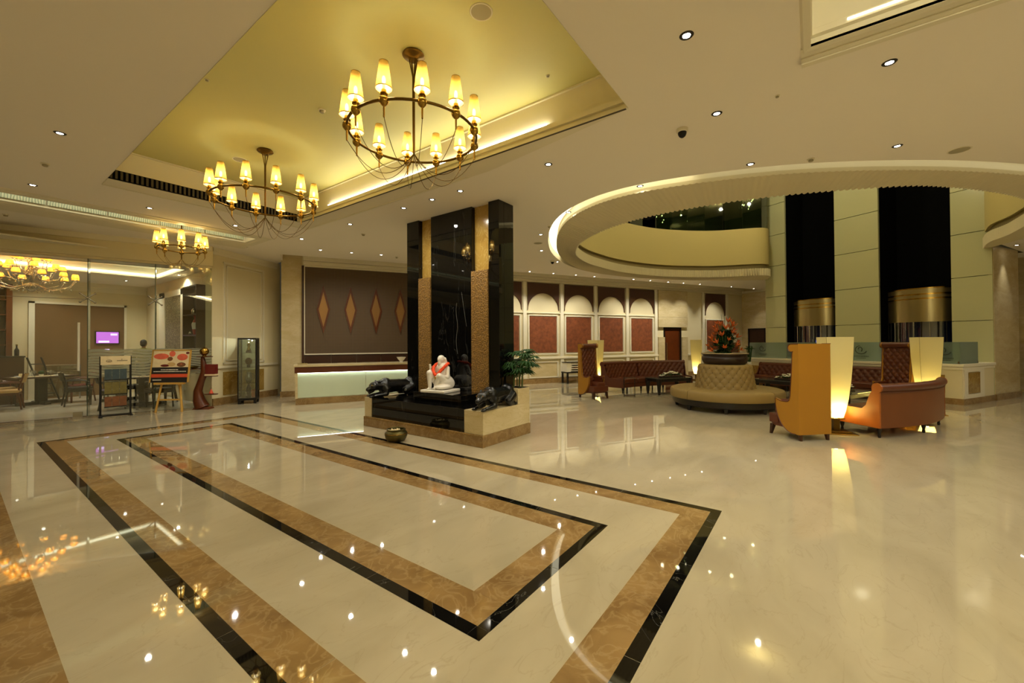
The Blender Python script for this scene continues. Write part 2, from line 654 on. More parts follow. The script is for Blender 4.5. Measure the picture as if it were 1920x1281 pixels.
# ================================================================ SHELL
ZC = 4.10                     # main ceiling
VW = 14.10                    # plane of the reception / arched wall in the (u, v) frame
G0, G1 = (0.65, 13.61), (4.02, 12.52)
GD = Vector((G1[0] - G0[0], G1[1] - G0[1])).normalized()
GN = Vector((-GD.y, GD.x))
GL = (G0[0] - GD.x * 8, G0[1] - GD.y * 8)
W2 = (6.06, 13.53)
# rotunda edge curves in (u, v): inner edge of the ring and its outer edge at the cove
B_UV = [(16.08, 4.66), (15.2, 4.30), (14.4, 3.72), (12.9, 3.02), (10.99, 2.72), (9.11, 3.0), (8.05, 3.5), (6.6, 4.8), (5.7, 6.45), (5.68, 8.1), (6.3, 9.5), (7.2, 10.4), (8.25, 11.0), (9.7, 11.52), (11.6, 11.65), (13.55, 11.08), (15.03, 9.98), (16.08, 10.6)]
A_UV = [(16.1, 4.55), (15.35, 3.78), (14.2, 2.98), (12.8, 2.38), (11.0, 2.12), (9.35, 2.38), (7.63, 2.97), (6.0, 3.9), (4.75, 5.2), (4.42, 6.4), (4.75, 7.75), (5.75, 9.5), (6.85, 10.75), (8.0, 11.6), (9.3, 12.1), (11.6, 12.25), (14.2, 11.7), (16.1, 10.74)]


def spline(P, n):
    """Catmull-Rom through P, then resampled evenly along its length to n + 1 points"""
    pts = []
    Q = [Vector((2 * P[0][0] - P[1][0], 2 * P[0][1] - P[1][1]))] + [Vector(p) for p in P] + [Vector((2 * P[-1][0] - P[-2][0], 2 * P[-1][1] - P[-2][1]))]
    for k in range(1, len(Q) - 2):
        a, b, c, d = Q[k - 1], Q[k], Q[k + 1], Q[k + 2]
        for i in range(40):
            t = i / 40
            pts.append(.5 * ((2 * b) + (c - a) * t + (2 * a - 5 * b + 4 * c - d) * t * t + (3 * b - 3 * c + d - a) * t ** 3))
    pts.append(Q[-2])
    L = [0.0]
    for a, b in zip(pts[:-1], pts[1:]): L.append(L[-1] + (b - a).length)
    out, k = [], 0
    for i in range(n + 1):
        l = L[-1] * i / n
        while k < len(L) - 2 and L[k + 1] < l: k += 1
        f = (l - L[k]) / max(1e-9, L[k + 1] - L[k])
        out.append(pts[k].lerp(pts[k + 1], min(1, f)))
    return out


def curve(P, n, off=0.0):
    """resampled curve moved outwards by off (number or function of the index), in world xy"""
    c = spline(P, n)
    out = []
    for i, p in enumerate(c):
        t = (c[min(i + 1, n)] - c[max(i - 1, 0)]).normalized()
        nn = Vector((-t.y, t.x))
        o = off(i) if callable(off) else off
        q = p + nn * o
        out.append(UV(q.x, q.y))
    return out


def ring_path(off, n=150):
    return [UV(16.2, 10.66)] + curve(B_UV, n, off)[::-1] + [UV(16.2, 4.60)]


lobby = [(-7, -10.7), (16.2, -10.7), UV(19.45, -1.5), UV(19.45, 14.2), UV(-1.05, 14.2), W2, G1, (G0[0] - GD.x * 8, G0[1] - GD.y * 8)]


def sheet(name, outer, holes, z, mat, thick=0.0):
    loops = [[Vector((p[0], p[1], z)) for p in lp] for lp in [outer] + holes]
    tris = tessellate_polygon(loops)
    pts = [p for lp in loops for p in lp]
    mb = MB()
    mb.add(pts, tris)
    return mb.build(name, mat)


# ---- floor with its inlaid stone bands
floor = struct(sheet('floor', lobby, [], 0.0, M['floor']))
T = 0.0012


def slab(x0, y0, x1, y1, mat, name, lab=None):
    o = MB().box(x0, y0, -0.015, x1, y1, T).build(name, mat, floor)
    if lab: o['label'] = lab
    return o


def band(x0, y0, x1, y1, wd, mat, name, step):
    """a rectangular frame of slabs, cut to lengths with open joints"""
    def run(a, b):
        n = max(1, round((b - a) / step))
        return [(a + (b - a) * i / n, a + (b - a) * (i + 1) / n) for i in range(n)]
    g = 0.0016
    for a, b in run(y0, y1):
        slab(x0, a + g, x0 + wd, b - g, mat, name)
        slab(x1 - wd, a + g, x1, b - g, mat, name)
    for a, b in run(x0 + wd, x1 - wd):
        slab(a + g, y0, b - g, y0 + wd, mat, name)
        slab(a + g, y1 - wd, b - g, y1, mat, name)


band(0.865, 0.71, 4.31, 10.32, 0.085, M['black'], 'black_border_slab', 0.95)
band(0.95, 0.795, 4.225, 10.235, 0.22, M['emperador'], 'brown_border_slab', 1.2)
band(1.685, 1.46, 3.40, 9.52, 0.085, M['black'], 'black_border_slab', 0.95)
band(1.77, 1.545, 3.315, 9.435, 0.235, M['emperador'], 'brown_border_slab', 1.2)
for k in range(13):
    slab(-0.55, -4 + k * 1.05, 0.345, -4 + k * 1.05 + 1.047, M['emperador'], 'brown_border_slab')
# threshold strips along the glass front
for off, wd, mt in ((-0.16, 0.03, 'emperador'), (-0.42, 0.05, 'emperador')):
    mb = MB()
    a = Vector(GL) + GN * off
    b = Vector(G1) + GN * off - GD * 0.05
    q = [a, b, b + GN * wd, a + GN * wd]
    mb.prism([(p.x, p.y) for p in q], -0.01, T)
    mb.build('threshold_strip', M[mt], floor)

# ---- ceiling with the tray, slot and rotunda openings
TX0, TX1, TY0, TY1 = 1.40, 4.25, 1.57, 8.50
tray = [(TX0, TY0), (TX1, TY0), (TX1, TY1), (TX0, TY1)]
slot = [(-6.2, 10.62), (4.28, 10.62), (4.28, 11.20), (-6.2, 11.20)]
tray2 = [(-1.2, -3.6), (4.29, -3.6), (4.29, -0.01), (-1.2, -0.01)]
hole = [UV(18.3, 10.74)] + curve(A_UV, 150, .20)[::-1] + [UV(18.3, 4.55)]
ce = [(-7, -10.7), (16.2, -10.7), UV(19.45, -1.5), UV(19.45, 13.15), UV(-1.05, 13.15), UV(-1.05, 14.2), W2, G1, (G0[0] - GD.x * 8, G0[1] - GD.y * 8)]
ceiling = struct(sheet('ceiling', ce, [tray, slot, tray2, hole], ZC, M['ceiling']))
# raised strip of ceiling against the reception and arched walls
rec = MB()
p = [UV(-1.05, 13.15), UV(19.45, 13.15), UV(19.45, 14.2), UV(-1.05, 14.2)]
rec.add([(x, y, 4.34) for x, y in p], [(0, 1, 2, 3)])
rec.add([(*p[0], ZC), (*p[1], ZC), (*p[1], 4.34), (*p[0], 4.34)], [(0, 1, 2, 3)])
rec.add([(*p[0], ZC), (*p[3], ZC), (*p[3], 4.34), (*p[0], 4.34)], [(0, 1, 2, 3)])
rec.build('ceiling_cove', M['ceiling'], ceiling)


def rect_frame(mb, x0, y0, x1, y1, prof):
    """mitred moulding round an opening: prof = [(outset, z)...]"""
    cs = [(x0, y0, -1, -1), (x1, y0, 1, -1), (x1, y1, 1, 1), (x0, y1, -1, 1)]
    vs, fs = [], []
    m = len(prof)
    for x, y, sx, sy in cs:
        for o, z in prof: vs.append((x + sx * o, y + sy * o, z))
    for i in range(4):
        j = (i + 1) % 4
        for k in range(m - 1): fs.append((i * m + k, j * m + k, j * m + k + 1, i * m + k + 1))
    mb.add(vs, fs)


# main tray: gilt soffit, pale sloping sides, ledge and flat moulding below
ZY = 4.60
mb = MB(); mb.add([(TX0 - .3, TY0 - .4, ZY), (TX1 + .3, TY0 - .4, ZY), (TX1 + .3, TY1 + .4, ZY), (TX0 - .3, TY1 + .4, ZY)], [(0, 1, 2, 3)])
struct(mb.build('ceiling', M['gold_ceiling']))
mb = MB(); rect_frame(mb, TX0, TY0, TX1, TY1, [(.05, ZY - .002), (.05, ZY - .022), (0.078, ZY - .022), (0.078, 4.22), (0.0, 4.22), (0.0, 4.165), (0.03, 4.16), (0.03, 4.135), (0.0, 4.13), (0.0, ZC - 0.006)])
tr1 = struct(mb.build('trim_1', M['trim']))
MB().prism([(TX1 - .004, TY0), (TX1 + .03, TY0), (TX1 + .38, TY0 + 2.2), (TX1 + .38, TY1 + .4), (TX1 - .004, TY1 + .4)], ZC - .010, ZC + .01).prism([(TX1 + .34, TY0 + 2.6), (TX1 + .38, TY0 + 2.6), (TX1 + .38, TY1 + .4), (TX1 + .34, TY1 + .4)], ZC - .018, ZC).build('moulding', M['trim'], tr1)
MB().box(TX0, TY1, ZC - .010, TX1 - .005, TY1 + .40, ZC + .01).box(TX0, TY1 + .36, ZC - .018, TX1 + .33, TY1 + .40, ZC - .011).build('moulding', M['trim'], tr1)
MB().box(TX1 + .045, 2.6, 4.222, TX1 + .055, 7.5, 4.262).build('cove_light', M['ledge_emit'], tr1)
MB().box(TX1 + .002, TY0 + .02, ZC - .013, TX1 + .03, TY1 - .05, ZC - .009).build('air_slot', M['grille'], tr1)
# linear grille in the far side of the tray
gv = thing('air_grille', 'long dark linear air grille in the far side of the gilded ceiling tray', 'vent', (TX0, TY1 - .004, 4.0))
MB().box(0.0, -.002, 0.10, 2.80, .01, 0.245).build('back_plate', M['dark'], gv)
for k in range(46):
    MB().box(0.02 + k * .06, -.014, 0.11, 0.048 + k * .06, -.002, 0.235).build('slat', M['grille'], gv)
# tray near the camera's right
mb = MB(); rect_frame(mb, -1.2, -3.6, 4.29, -.01, [(0.02, 4.5), (0.02, 4.24), (-0.01, 4.22), (-0.01, 4.17), (0.02, 4.16), (0.02, 4.14), (-0.0, 4.13), (0.0, ZC - .02), (.05, ZC - .025), (.07, ZC + .002)])
for o0, o1, dz in ((.0, .27, .018), (.13, .27, .030), (.19, .235, .042)):
    mb.box(4.29 + o0, -3.6, ZC - dz, 4.29 + o1, .06, ZC + .005)
tr2 = struct(mb.build('trim_2', M['trim']))
mb = MB(); mb.add([(-1.4, -3.8, 4.5), (4.5, -3.8, 4.5), (4.5, .2, 4.5), (-1.4, .2, 4.5)], [(0, 1, 2, 3)])
struct(mb.build('ceiling', M['trim']))
MB().box(4.272, -3.4, 4.19, 4.282, -.25, 4.206).build('cove_light', M['tray_emit'], tr2)
point((1.0, -1.9, 4.30), 42, (1, .93, .70), .12)  # unseen light added to brighten the corner tray
point((-.4, -.9, 4.30), 30, (1, .93, .70), .12)  # second unseen light added inside the same tray
MB().box(-1.18, -3.55, 4.18, -1.1, -.3, 4.22).box(-1, -3.58, 4.18, 4.0, -3.5, 4.22).build('cove_light', M['tray_fill'], tr2)  # strips added on the hidden sides to brighten the tray
# light slot over the restaurant front
mb = MB(); rect_frame(mb, -6.2, 10.62, 4.28, 11.20, [(0.0, 4.5), (0.0, ZC - .015), (0.06, ZC - .02), (0.10, ZC - .035), (0.17, ZC - .035), (0.20, ZC - .02), (0.27, ZC - .015), (0.28, ZC + .002)])
tr3 = struct(mb.build('trim_3', M['trim']))
mb = MB().box(-6.2, 11.46, ZC - .018, 4.50, 11.75, ZC + .005).box(-6.2, 11.75, ZC - .010, 4.56, 12.02, ZC + .005)
mb.build('flat_moulding', M['trim'], tr3)
MB().box(-6.2, 10.63, 4.30, 4.27, 10.72, 4.42).build('cove_light', M['slot_emit'], tr3)
for k in range(13):
    x = 4.24 - (k + 1) * 0.80
    MB().box(x + .012, 11.15, 4.13, x + .788, 11.185, 4.40).build('glass_pane', M['slot_glass'], tr3)

# ---- rotunda: fluted drum, balcony front, dark upper glazing
def drum():
    mb = MB()
    n = 1240
    rib = lambda i: -0.045 * abs(sin(pi * i / 4))
    inn = curve(B_UV, n, rib)
    out = curve(A_UV, n)
    ib = curve(B_UV, n, .25)
    vs = []
    for i in range(n + 1):
        zz = 4.05 - .012 * abs(sin(pi * i / 4))
        vs += [(*inn[i], 4.31), (*inn[i], zz), (*out[i], zz), (*out[i], 4.10), (*ib[i], 4.14), (*ib[i], 4.31)]
    m = 6
    fs = [(i * m + k, i * m + k + 1, (i + 1) * m + k + 1, (i + 1) * m + k) for i in range(n) for k in range(m - 1)]
    mb.add(vs, fs)
    return mb.build('trim_4', M['flute'], smooth=50)


ring = struct(drum())


def band_wall(name, off, z0, z1, mat, parent=None):
    p = ring_path(off, 120)
    mb = MB()
    vs = [(x, y, z0) for x, y in p] + [(x, y, z1) for x, y in p]
    n = len(p)
    mb.add(vs, [(i, i + 1, n + i + 1, n + i) for i in range(n - 1)])
    return mb.build(name, mat, parent, smooth=40)


band_wall('recess_strip', 0.07, 4.30, 4.50, M['strip'], ring)
bal = struct(band_wall('wall_balcony', 0.0, 4.48, 5.83, M['atrium']))
mb = MB()
pi_, po_ = ring_path(0.0, 120), ring_path(0.09, 120)
n = len(pi_)
mb.add([(*p, 4.48) for p in pi_] + [(*p, 4.48) for p in po_] + [(*p, 5.83) for p in pi_] + [(*p, 5.83) for p in po_],
       [(i, i + 1, n + i + 1, n + i) for i in range(n - 1)] + [(2 * n + i, 2 * n + i + 1, 3 * n + i + 1, 3 * n + i) for i in range(n - 1)])
mb.build('balcony_cap', M['atrium'], bal)
# upper gallery glazing: separate tall dark panes
gp = ring_path(0.05, 40)
win = struct(MB().prism([(*UV(16.0, 10.75),), (*UV(16.1, 10.75),), (*UV(16.1, 10.65),), (*UV(16.0, 10.65),)], 5.83, 8.6).build('window_1', M['black_metal']))
for i in range(len(gp) - 1):
    a, b = Vector(gp[i]), Vector(gp[i + 1])
    if (b - a).length < .2: continue
    d = (b - a).normalized()
    nn = Vector((-d.y, d.x)) * .012
    a2, b2 = a + d * .006, b - d * .006
    MB().prism([(a2 + nn).to_tuple(), (b2 + nn).to_tuple(), (b2 - nn).to_tuple(), (a2 - nn).to_tuple()], 5.84, 8.6).build('pane', M['glass_green'], win)
# dark gallery beyond the panes and the lid over the void
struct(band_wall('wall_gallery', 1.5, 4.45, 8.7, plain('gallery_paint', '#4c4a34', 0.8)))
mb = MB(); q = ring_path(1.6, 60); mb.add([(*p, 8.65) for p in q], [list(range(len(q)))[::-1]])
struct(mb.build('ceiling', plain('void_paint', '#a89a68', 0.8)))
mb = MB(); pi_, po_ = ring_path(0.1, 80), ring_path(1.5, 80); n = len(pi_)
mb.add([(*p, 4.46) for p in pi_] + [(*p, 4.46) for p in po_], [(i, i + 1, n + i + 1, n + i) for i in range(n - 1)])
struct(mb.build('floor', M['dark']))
# cove between the ring and the ceiling edge
NA = 240
c0, c1 = curve(A_UV, NA, -.06), curve(A_UV, NA, .20)
n = NA + 1
mb = MB()
mb.add([(*p, 4.12) for p in c0] + [(*p, 4.27) for p in c0] + [(*p, 4.27) for p in c1] + [(*p, ZC) for p in c1],
       [(k * n + i, k * n + i + 1, (k + 1) * n + i + 1, (k + 1) * n + i) for k in range(3) for i in range(NA)])
mb.build('cove_soffit', M['trim'], ring, smooth=40)


def ring_strip(i0, i1, o0, o1, z, mat):
    A, B = curve(A_UV, NA, o0)[i0:i1 + 1], curve(A_UV, NA, o1)[i0:i1 + 1]
    k = len(A)
    MB().add([(*p, z) for p in A] + [(*p, z) for p in B] + [(*p, z + .012) for p in A] + [(*p, z + .012) for p in B],
             [(i, i + 1, k + i + 1, k + i) for i in range(k - 1)] + [(2 * k + i, 2 * k + i + 1, 3 * k + i + 1, 3 * k + i) for i in range(k - 1)]).build('cove_light', mat, ring)


ring_strip(100, 158, -.02, .18, 4.25, M['cove_emit'])
ring_strip(20, 99, .0, .16, 4.25, M['cove_dim'])

# ---- elevator core
core = struct(MB().box(16.16, 4.63, 0, 18.2, 5.30, 8.6).box(16.16, 6.99, 0, 18.2, 8.20, 8.6).box(16.16, 9.90, 0, 18.2, 10.66, 8.6)
              .box(18.1, 4.64, 0, 18.2, 10.66, 8.6).build('wall_elevator', M['core'])); uvobj(core)
for v0, v1 in ((4.60, 5.325), (6.975, 8.215), (9.885, 10.66)):
    zs = [0.0, 0.905, 2.115, 3.32, 4.525, 5.73, 6.935, 8.14]
    for a, b in zip(zs[:-1], zs[1:]):
        MB().box(16.08, (v0 if a > 4 or v0 > 5 else 4.53) + .004, a + .008, 16.16, v1 - .004, b - .008).build('glass_panel', M['core'], core, bevel=.003)
MB().box(17.2, 5.33, 0, 17.3, 6.97, 8.6).box(17.2, 8.22, 0, 17.3, 9.88, 8.6).build('shaft_back', M['dark'], core)
MB().box(16.18, 5.30, 0, 17.3, 5.325, 8.6).box(16.18, 6.975, 0, 17.3, 6.99, 8.6).box(16.18, 8.2, 0, 17.3, 8.22, 8.6).box(16.18, 9.88, 0, 17.3, 9.90, 8.6).build('shaft_lining', M['dark'], core)
for k, (vc, lab, top) in enumerate(((6.15, 'larger bulging glass elevator car in the right-hand dark shaft', 3.14), (9.05, 'bulging glass elevator car in the left-hand dark shaft', 3.10))):
    el = thing('elevator_car', lab, 'elevator', (*UV(16.46, vc), 0), -UA, 'elevator cars behind the lounge')
    rr, hw = 0.96, 0.765
    an = math.asin(hw / rr)
    xo = rr * cos(an)
    def arc(r, m=20):
        return [(-(r * cos(-an + 2 * an * i / m) - xo), r * sin(-an + 2 * an * i / m)) for i in range(m + 1)]
    def shell(r0, r1, z0, z1, nm, mat):
        A, B = arc(r1), arc(r0)
        return MB().prism(A + B[::-1], z0, z1).build(nm, mat, el, smooth=40)
    shell(.88, .955, 2.14, top, 'canopy', M['cab_metal'])
    shell(.93, .968, top - .20, top - .16, 'trim_ring', M['brass'])
    shell(.93, .968, top - .33, top - .29, 'trim_ring', M['brass'])
    shell(.93, .964, top - .02, top + .01, 'trim_ring', M['brass'])
    shell(.92, .94, .75, 2.14, 'glass_wall', M['glass_vit'])
    for i in range(11):
        a = -an + 2 * an * i / 10
        x, y = -(.945 * cos(a) - xo), .945 * sin(a)
        MB().box(x - .012, y - .012, .75, x + .012, y + .012, 2.14).build('mullion', M['steel'] if i in (3, 5, 8) else M['black_metal'], el)
    shell(.5, .955, .55, .75, 'floor_pan', M['cab_metal'])
    MB().box(.22, -.70, .75, .26, .70, 2.2).build('rear_wall', plain('cab_wall', '#202c6a', 0.4), el)
    MB().box(.16, -.22, 1.50, .20, .1, 1.62).build('light_strip', M['blue_glow'], el)
    pass

# ---- parapet with etched glass in front of the elevators
par = struct(MB().box(14.23, 4.54, 0, 16.1, 10.15, .86).build('wall_parapet', M['wall'])); uvobj(par)
MB().box(14.19, 4.50, .93, 16.1, 10.2, 1.0).box(14.21, 4.52, .86, 16.1, 10.17, .93).build('coping', M['trim'], par, bevel=.008)
MB().box(14.20, 4.51, 0, 16.1, 10.18, .15).build('skirting', M['emperador'], par)
for a, b in ((4.85, 5.75), (6.05, 7.15), (7.45, 8.55), (8.85, 9.95)):
    MB().box(14.20, a, .27, 14.24, b, .72).build('stone_panel', M['gold_stone'], par)
MB().box(14.50, 4.51, .27, 15.15, 4.55, .78).build('stone_panel', M['gold_stone'], par)
for a, b in ((14.28, 14.48), (15.17, 15.42)):
    MB().box(a, 4.515, .15, b, 4.545, .88).build('stile', M['trim'], par)
MB().box(14.48, 4.515, .15, 15.17, 4.545, .25).box(14.48, 4.515, .80, 15.17, 4.545, .88).build('rail', M['trim'], par)
gs = thing('glass_screen', 'frosted greenish glass screen standing on the elevator parapet', 'glass screen', (*UV(14.3, 4.6), 1.0), -UA)
for a, b in ((0.0, 1.38), (1.39, 2.77), (2.78, 4.16), (4.17, 5.5)):
    MB().box(-.006, a, 0, .006, b, .545).build('pane', M['glass_etched'], gs)
MB().box(.01, -.006, 0, 1.02, .006, .545).build('pane', M['glass_etched'], gs)
for x, y in ((.0, .02), (0, 1.385), (0, 2.775), (0, 4.165), (1.0, 0)):
    MB().box(x - .014, y - .014, 0, x + .014, y + .014, .06).build('clamp', M['steel'], gs)


def emblem(y0, s):
    mb = MB()
    pts = [(-.009, y0 + s * (.20 * cos(a)) , .33 + s * .17 * sin(a)) for a in [radians(200 + 14 * i) for i in range(18)]]
    mb.tube(pts, .009 * s + .004, 5)
    pts = [(-.009, y0 + s * (.07 * cos(a)) + .02, .34 + s * .09 * sin(a)) for a in [radians(30 * i) for i in range(9)]]
    mb.tube(pts, .008 * s + .004, 5)
    for k in range(9):
        mb.box(-.010, y0 - s * .26 + s * k * .058, .125, -.007, y0 - s * .26 + s * k * .058 + s * .035, .125 + .035 * s)
    for k in range(7):
        mb.box(-.010, y0 - s * .16 + s * k * .048, .075, -.007, y0 - s * .16 + s * k * .048 + s * .028, .075 + .025 * s)
    return mb.build('etched_emblem', M['etch_line'], gs)


emblem(.27, .62)
emblem(5.0, .55)
emblem(2.05, .7)

# ---- reception and arched wall
U_END = 19.45
wa = struct(MB().box(-.54, VW, 0, 14.10, VW + .2, 4.36).box(15.19, VW, 0, U_END, VW + .2, 4.36).box(14.10, VW, 2.25, 15.19, VW + .2, 4.36).build('wall_back', M['wall'])); uvobj(wa)
MB().box(-.5, VW - .16, 4.12, U_END, VW, 4.335).box(-.5, VW - .10, 4.02, U_END, VW, 4.12).box(-.5, VW - .05, 3.93, U_END, VW, 4.02).build('cornice', M['trim'], wa, bevel=.015)
# reception panel
MB().box(-.54, VW - .06, .9, -.47, VW, 3.98).build('wood_edge', M['wood'], wa)
MB().box(-.45, VW - .05, 1.29, 4.75, VW, 3.96).build('woven_panel', M['weave'], wa)
MB().box(-.47, VW - .07, 1.255, 4.75, VW, 1.29).box(-.475, VW - .07, 1.255, -.45, VW, 3.96).build('panel_bead', M['trim'], wa)
for k in range(7):
    MB().box(-.46 + k * .745, VW - .04, .3, -.46 + k * .745 + .735, VW, 1.25).build('wood_panel', M['wood'], wa)
for uc in (0.06, .845, 1.617, 2.392, 3.167, 3.94):
    o = MB()
    w2, h2 = .19, .755
    zc = 2.655
    def dia(a, b, y0, y1):
        return [(uc - a, y0, zc), (uc, y0, zc - b), (uc + a, y0, zc), (uc, y0, zc + b), (uc - a, y1, zc), (uc, y1, zc - b), (uc + a, y1, zc), (uc, y1, zc + b)]
    vs = dia(w2, h2, VW - .085, VW - .03)
    ins = dia(w2 * .72, h2 * .72, VW - .085, VW - .055)
    allv = vs + ins
    fs = [(i, (i + 1) % 4, 4 + (i + 1) % 4, 4 + i) for i in range(4)]
    fs += [(i, (i + 1) % 4, 8 + (i + 1) % 4, 8 + i) for i in range(4)]
    fs += [(8 + i, 8 + (i + 1) % 4, 12 + (i + 1) % 4, 12 + i) for i in range(4)]
    o.add(allv, fs)
    dm = o.build('diamond_frame', M['wood_red'], wa)
    c = MB(); c.add([(uc - w2 * .72, VW - .058, zc), (uc, VW - .058, zc - h2 * .72), (uc + w2 * .72, VW - .058, zc), (uc, VW - .058, zc + h2 * .72)], [(0, 1, 2, 3)])
    c.build('copper_inlay', plain('copper_leaf', '#9a7444', 0.35, 0.6), dm)
# stone column at the reception's left end
MB().box(-1.09, VW, 0, -.54, VW + .5, 4.36).build('stone_column', M['cream_stone'], wa)
MB().box(-1.12, VW - .03, 0, -.54, VW + .5, .17).build('column_base', M['emperador'], wa)
MB().box(4.75, VW - .08, 0, 5.35, VW, 4.0).build('stone_column', M['cream_stone'], wa)


def arch_bay(u0, u1):
    m = 24
    a, b, zc = (u1 - u0) / 2 - .015, .64, 2.87
    uc = (u0 + u1) / 2
    out = [(u0, zc - .03)] + [(uc - a * cos(pi * i / m), zc + b * sin(pi * i / m)) for i in range(m + 1)] + [(u1, zc - .03)]
    mb = MB()
    vs, fs = [], []
    top = [(u0, 3.9)] + [(uc - a * cos(pi * i / m), 3.9) for i in range(m + 1)] + [(u1, 3.9)]
    n = len(out)
    for y in (VW - .05, VW):
        vs += [(x, y, z) for x, z in out] + [(x, y, z) for x, z in top]
    for i in range(n - 1):
        fs.append((i, i + 1, n + i + 1, n + i))
        fs.append((i, i + 1, 2 * n + i + 1, 2 * n + i))
    mb.add(vs, fs)
    mb.build('arch_spandrel', M['panel_brown'], wa)
    MB().box(u0 + .10, VW - .03, 1.19, u1 - .12, VW, 2.60).build('textile_panel', M['textile'], wa)
    f = MB()
    f.box(u0 + .02, VW - .05, 1.11, u1 - .04, VW, 1.165).box(u0 + .02, VW - .05, 2.625, u1 - .04, VW, 2.67)
    f.box(u0 + .02, VW - .05, 1.165, u0 + .075, VW, 2.625).box(u1 - .095, VW - .05, 1.165, u1 - .04, VW, 2.625)
    f.build('panel_frame', M['trim'], wa, bevel=.01)
    MB().box(u0 + .12, VW - .02, .27, u1 - .1, VW, .80).build('stone_panel', M['cream_stone'], wa)
    f = MB()
    f.box(u0 + .06, VW - .045, .21, u1 - .04, VW, .26).box(u0 + .06, VW - .045, .81, u1 - .04, VW, .86)
    f.box(u0 + .06, VW - .045, .26, u0 + .11, VW, .81).box(u1 - .09, VW - .045, .26, u1 - .04, VW, .81)
    f.build('panel_frame', M['trim'], wa, bevel=.008)


for u0, u1 in ((5.52, 6.92), (7.17, 8.57), (8.82, 10.22), (10.46, 11.86), (12.13, 13.52), (16.75, 18.12)):
    arch_bay(u0, u1)
for uc in (5.40, 7.045, 8.695, 10.34, 11.995, 13.62, 16.6, 18.25):
    MB().box(uc - .075, VW - .07, .2, uc + .075, VW, 3.93).build('pilaster', M['trim'], wa, bevel=.012)
MB().box(5.35, VW - .085, .94, 13.72, VW, 1.03).box(5.35, VW - .06, 2.72, 13.72, VW, 2.76).box(15.55, VW - .085, .94, U_END, VW, 1.03).build('dado_rail', M['trim'], wa, bevel=.012)
bb = struct(MB().box(5.35, VW - .06, 0, 14.10, VW - .001, .19).box(15.19, VW - .06, 0, U_END, VW - .001, .19).build('baseboard_back', M['emperador'])); uvobj(bb)
for z0, z1 in ((0, .9), (.905, 1.8), (1.805, 2.7), (2.705, 3.92)):
    for a, b in (((13.74, 14.10), (15.19, 15.52)) if z1 < 2 else ((13.74, 15.52),)):
        if z0 == 1.805 and b == 15.52: MB().box(13.74, VW - .09, 2.25, 15.52, VW, z1).build('stone_slab', M['cream_stone'], wa)
        else: MB().box(a, VW - .09, z0, b, VW, z1).build('stone_slab', M['cream_stone'], wa)
dr = struct(MB().box(14.15, VW + .02, 0.005, 15.14, VW + .07, 2.2).build('door_1', M['wood'])); uvobj(dr)
MB().box(14.10, VW - .02, 0, 14.155, VW + .1, 2.25).box(15.135, VW - .02, 0, 15.19, VW + .1, 2.25).box(14.10, VW - .02, 2.2, 15.19, VW + .1, 2.25).build('door_frame', M['wood_black'], dr)
MB().tube([(14.27, VW - .02, .75), (14.27, VW - .02, 1.55)], .014, 8).box(14.26, VW - .02, .80, 14.28, VW + .03, .82).box(14.26, VW - .02, 1.48, 14.28, VW + .03, 1.5).build('door_handle', M['steel'], dr)
MB().box(14.24, VW + .012, .15, 15.05, VW + .021, 2.08).build('door_panel', M['wood_red'], dr)

# ---- wall beyond the elevators
wr = struct(MB().box(19.4, -1.6, 0, 19.6, 12.9, 4.36).box(19.4, 13.75, 0, 19.6, 14.3, 4.36).box(19.4, 12.9, 2.2, 19.6, 13.75, 4.36).build('wall_right', M['cream_stone'])); uvobj(wr)
MB().box(19.36, -1.6, .92, 19.4, 4.3, 1.02).box(19.36, -1.6, .0, 19.4, 4.3, .18).build('dado_rail', M['trim'], wr)
for k in range(4):
    MB().box(19.37, -1.2 + k * 1.4, .28, 19.4, -.1 + k * 1.4, .82).build('stone_panel', M['gold_stone'], wr)
MB().box(19.30, 10.7, 4.0, 19.4, 14.0, 4.1).box(19.33, -1.6, 3.9, 19.4, 4.3, 4.1).build('cornice', M['trim'], wr)
d2 = struct(MB().box(19.42, 12.92, 0, 19.47, 13.73, 2.18).build('door_2', M['wood'])); uvobj(d2)
MB().box(19.38, 12.88, 0, 19.5, 12.93, 2.22).box(19.38, 13.72, 0, 19.5, 13.77, 2.22).box(19.38, 12.88, 2.17, 19.5, 13.77, 2.22).build('door_frame', M['wood_black'], d2)
# stone column to the right of the elevators
cl = struct(MB().box(16.11, 4.52, .16, 17.76, 4.62, ZC).build('wall_column', M['cream_stone'])); uvobj(cl)
MB().box(16.09, 4.49, 0, 17.78, 4.62, .16).build('column_base', M['emperador'], cl)

# ---- wall with the glass display cabinet
WD = Vector((W2[0] - G1[0], W2[1] - G1[1])).normalized()
WL = (Vector(W2) - Vector(G1)).length
wang = atan2(WD.y, WD.x)
wv = struct(MB().box(0, 0, 0, WL + .15, .2, 4.12).build('wall_left', M['wall'], loc=(*G1, 0), rz=wang))
MB().box(0, -.05, 4.0, WL, 0, 4.1).box(0, -.03, 3.93, WL, 0, 4.0).build('cornice', M['trim'], wv)
f = MB()
for a, b, z0, z1 in ((.32, 1.74, 3.74, 3.79), (.32, 1.74, 1.06, 1.11), (.32, .37, 1.06, 3.79), (1.69, 1.74, 1.06, 3.79), (.42, 1.64, 3.68, 3.70), (.42, 1.64, 1.15, 1.17), (.42, .44, 1.15, 3.7), (1.62, 1.64, 1.15, 3.7)):
    f.box(a, -.03, z0, b, 0, z1)
f.build('panel_moulding', M['trim'], wv)
MB().box(0, -.05, .96, WL, 0, 1.02).build('dado_rail', M['trim'], wv)
MB().box(.33, -.015, .24, 1.74, 0, .86).build('stone_panel', M['gold_stone'], wv)
struct(MB().box(0, -.04, 0, WL, 0, .19).build('baseboard_left', M['emperador'], loc=(*G1, 0), rz=wang))

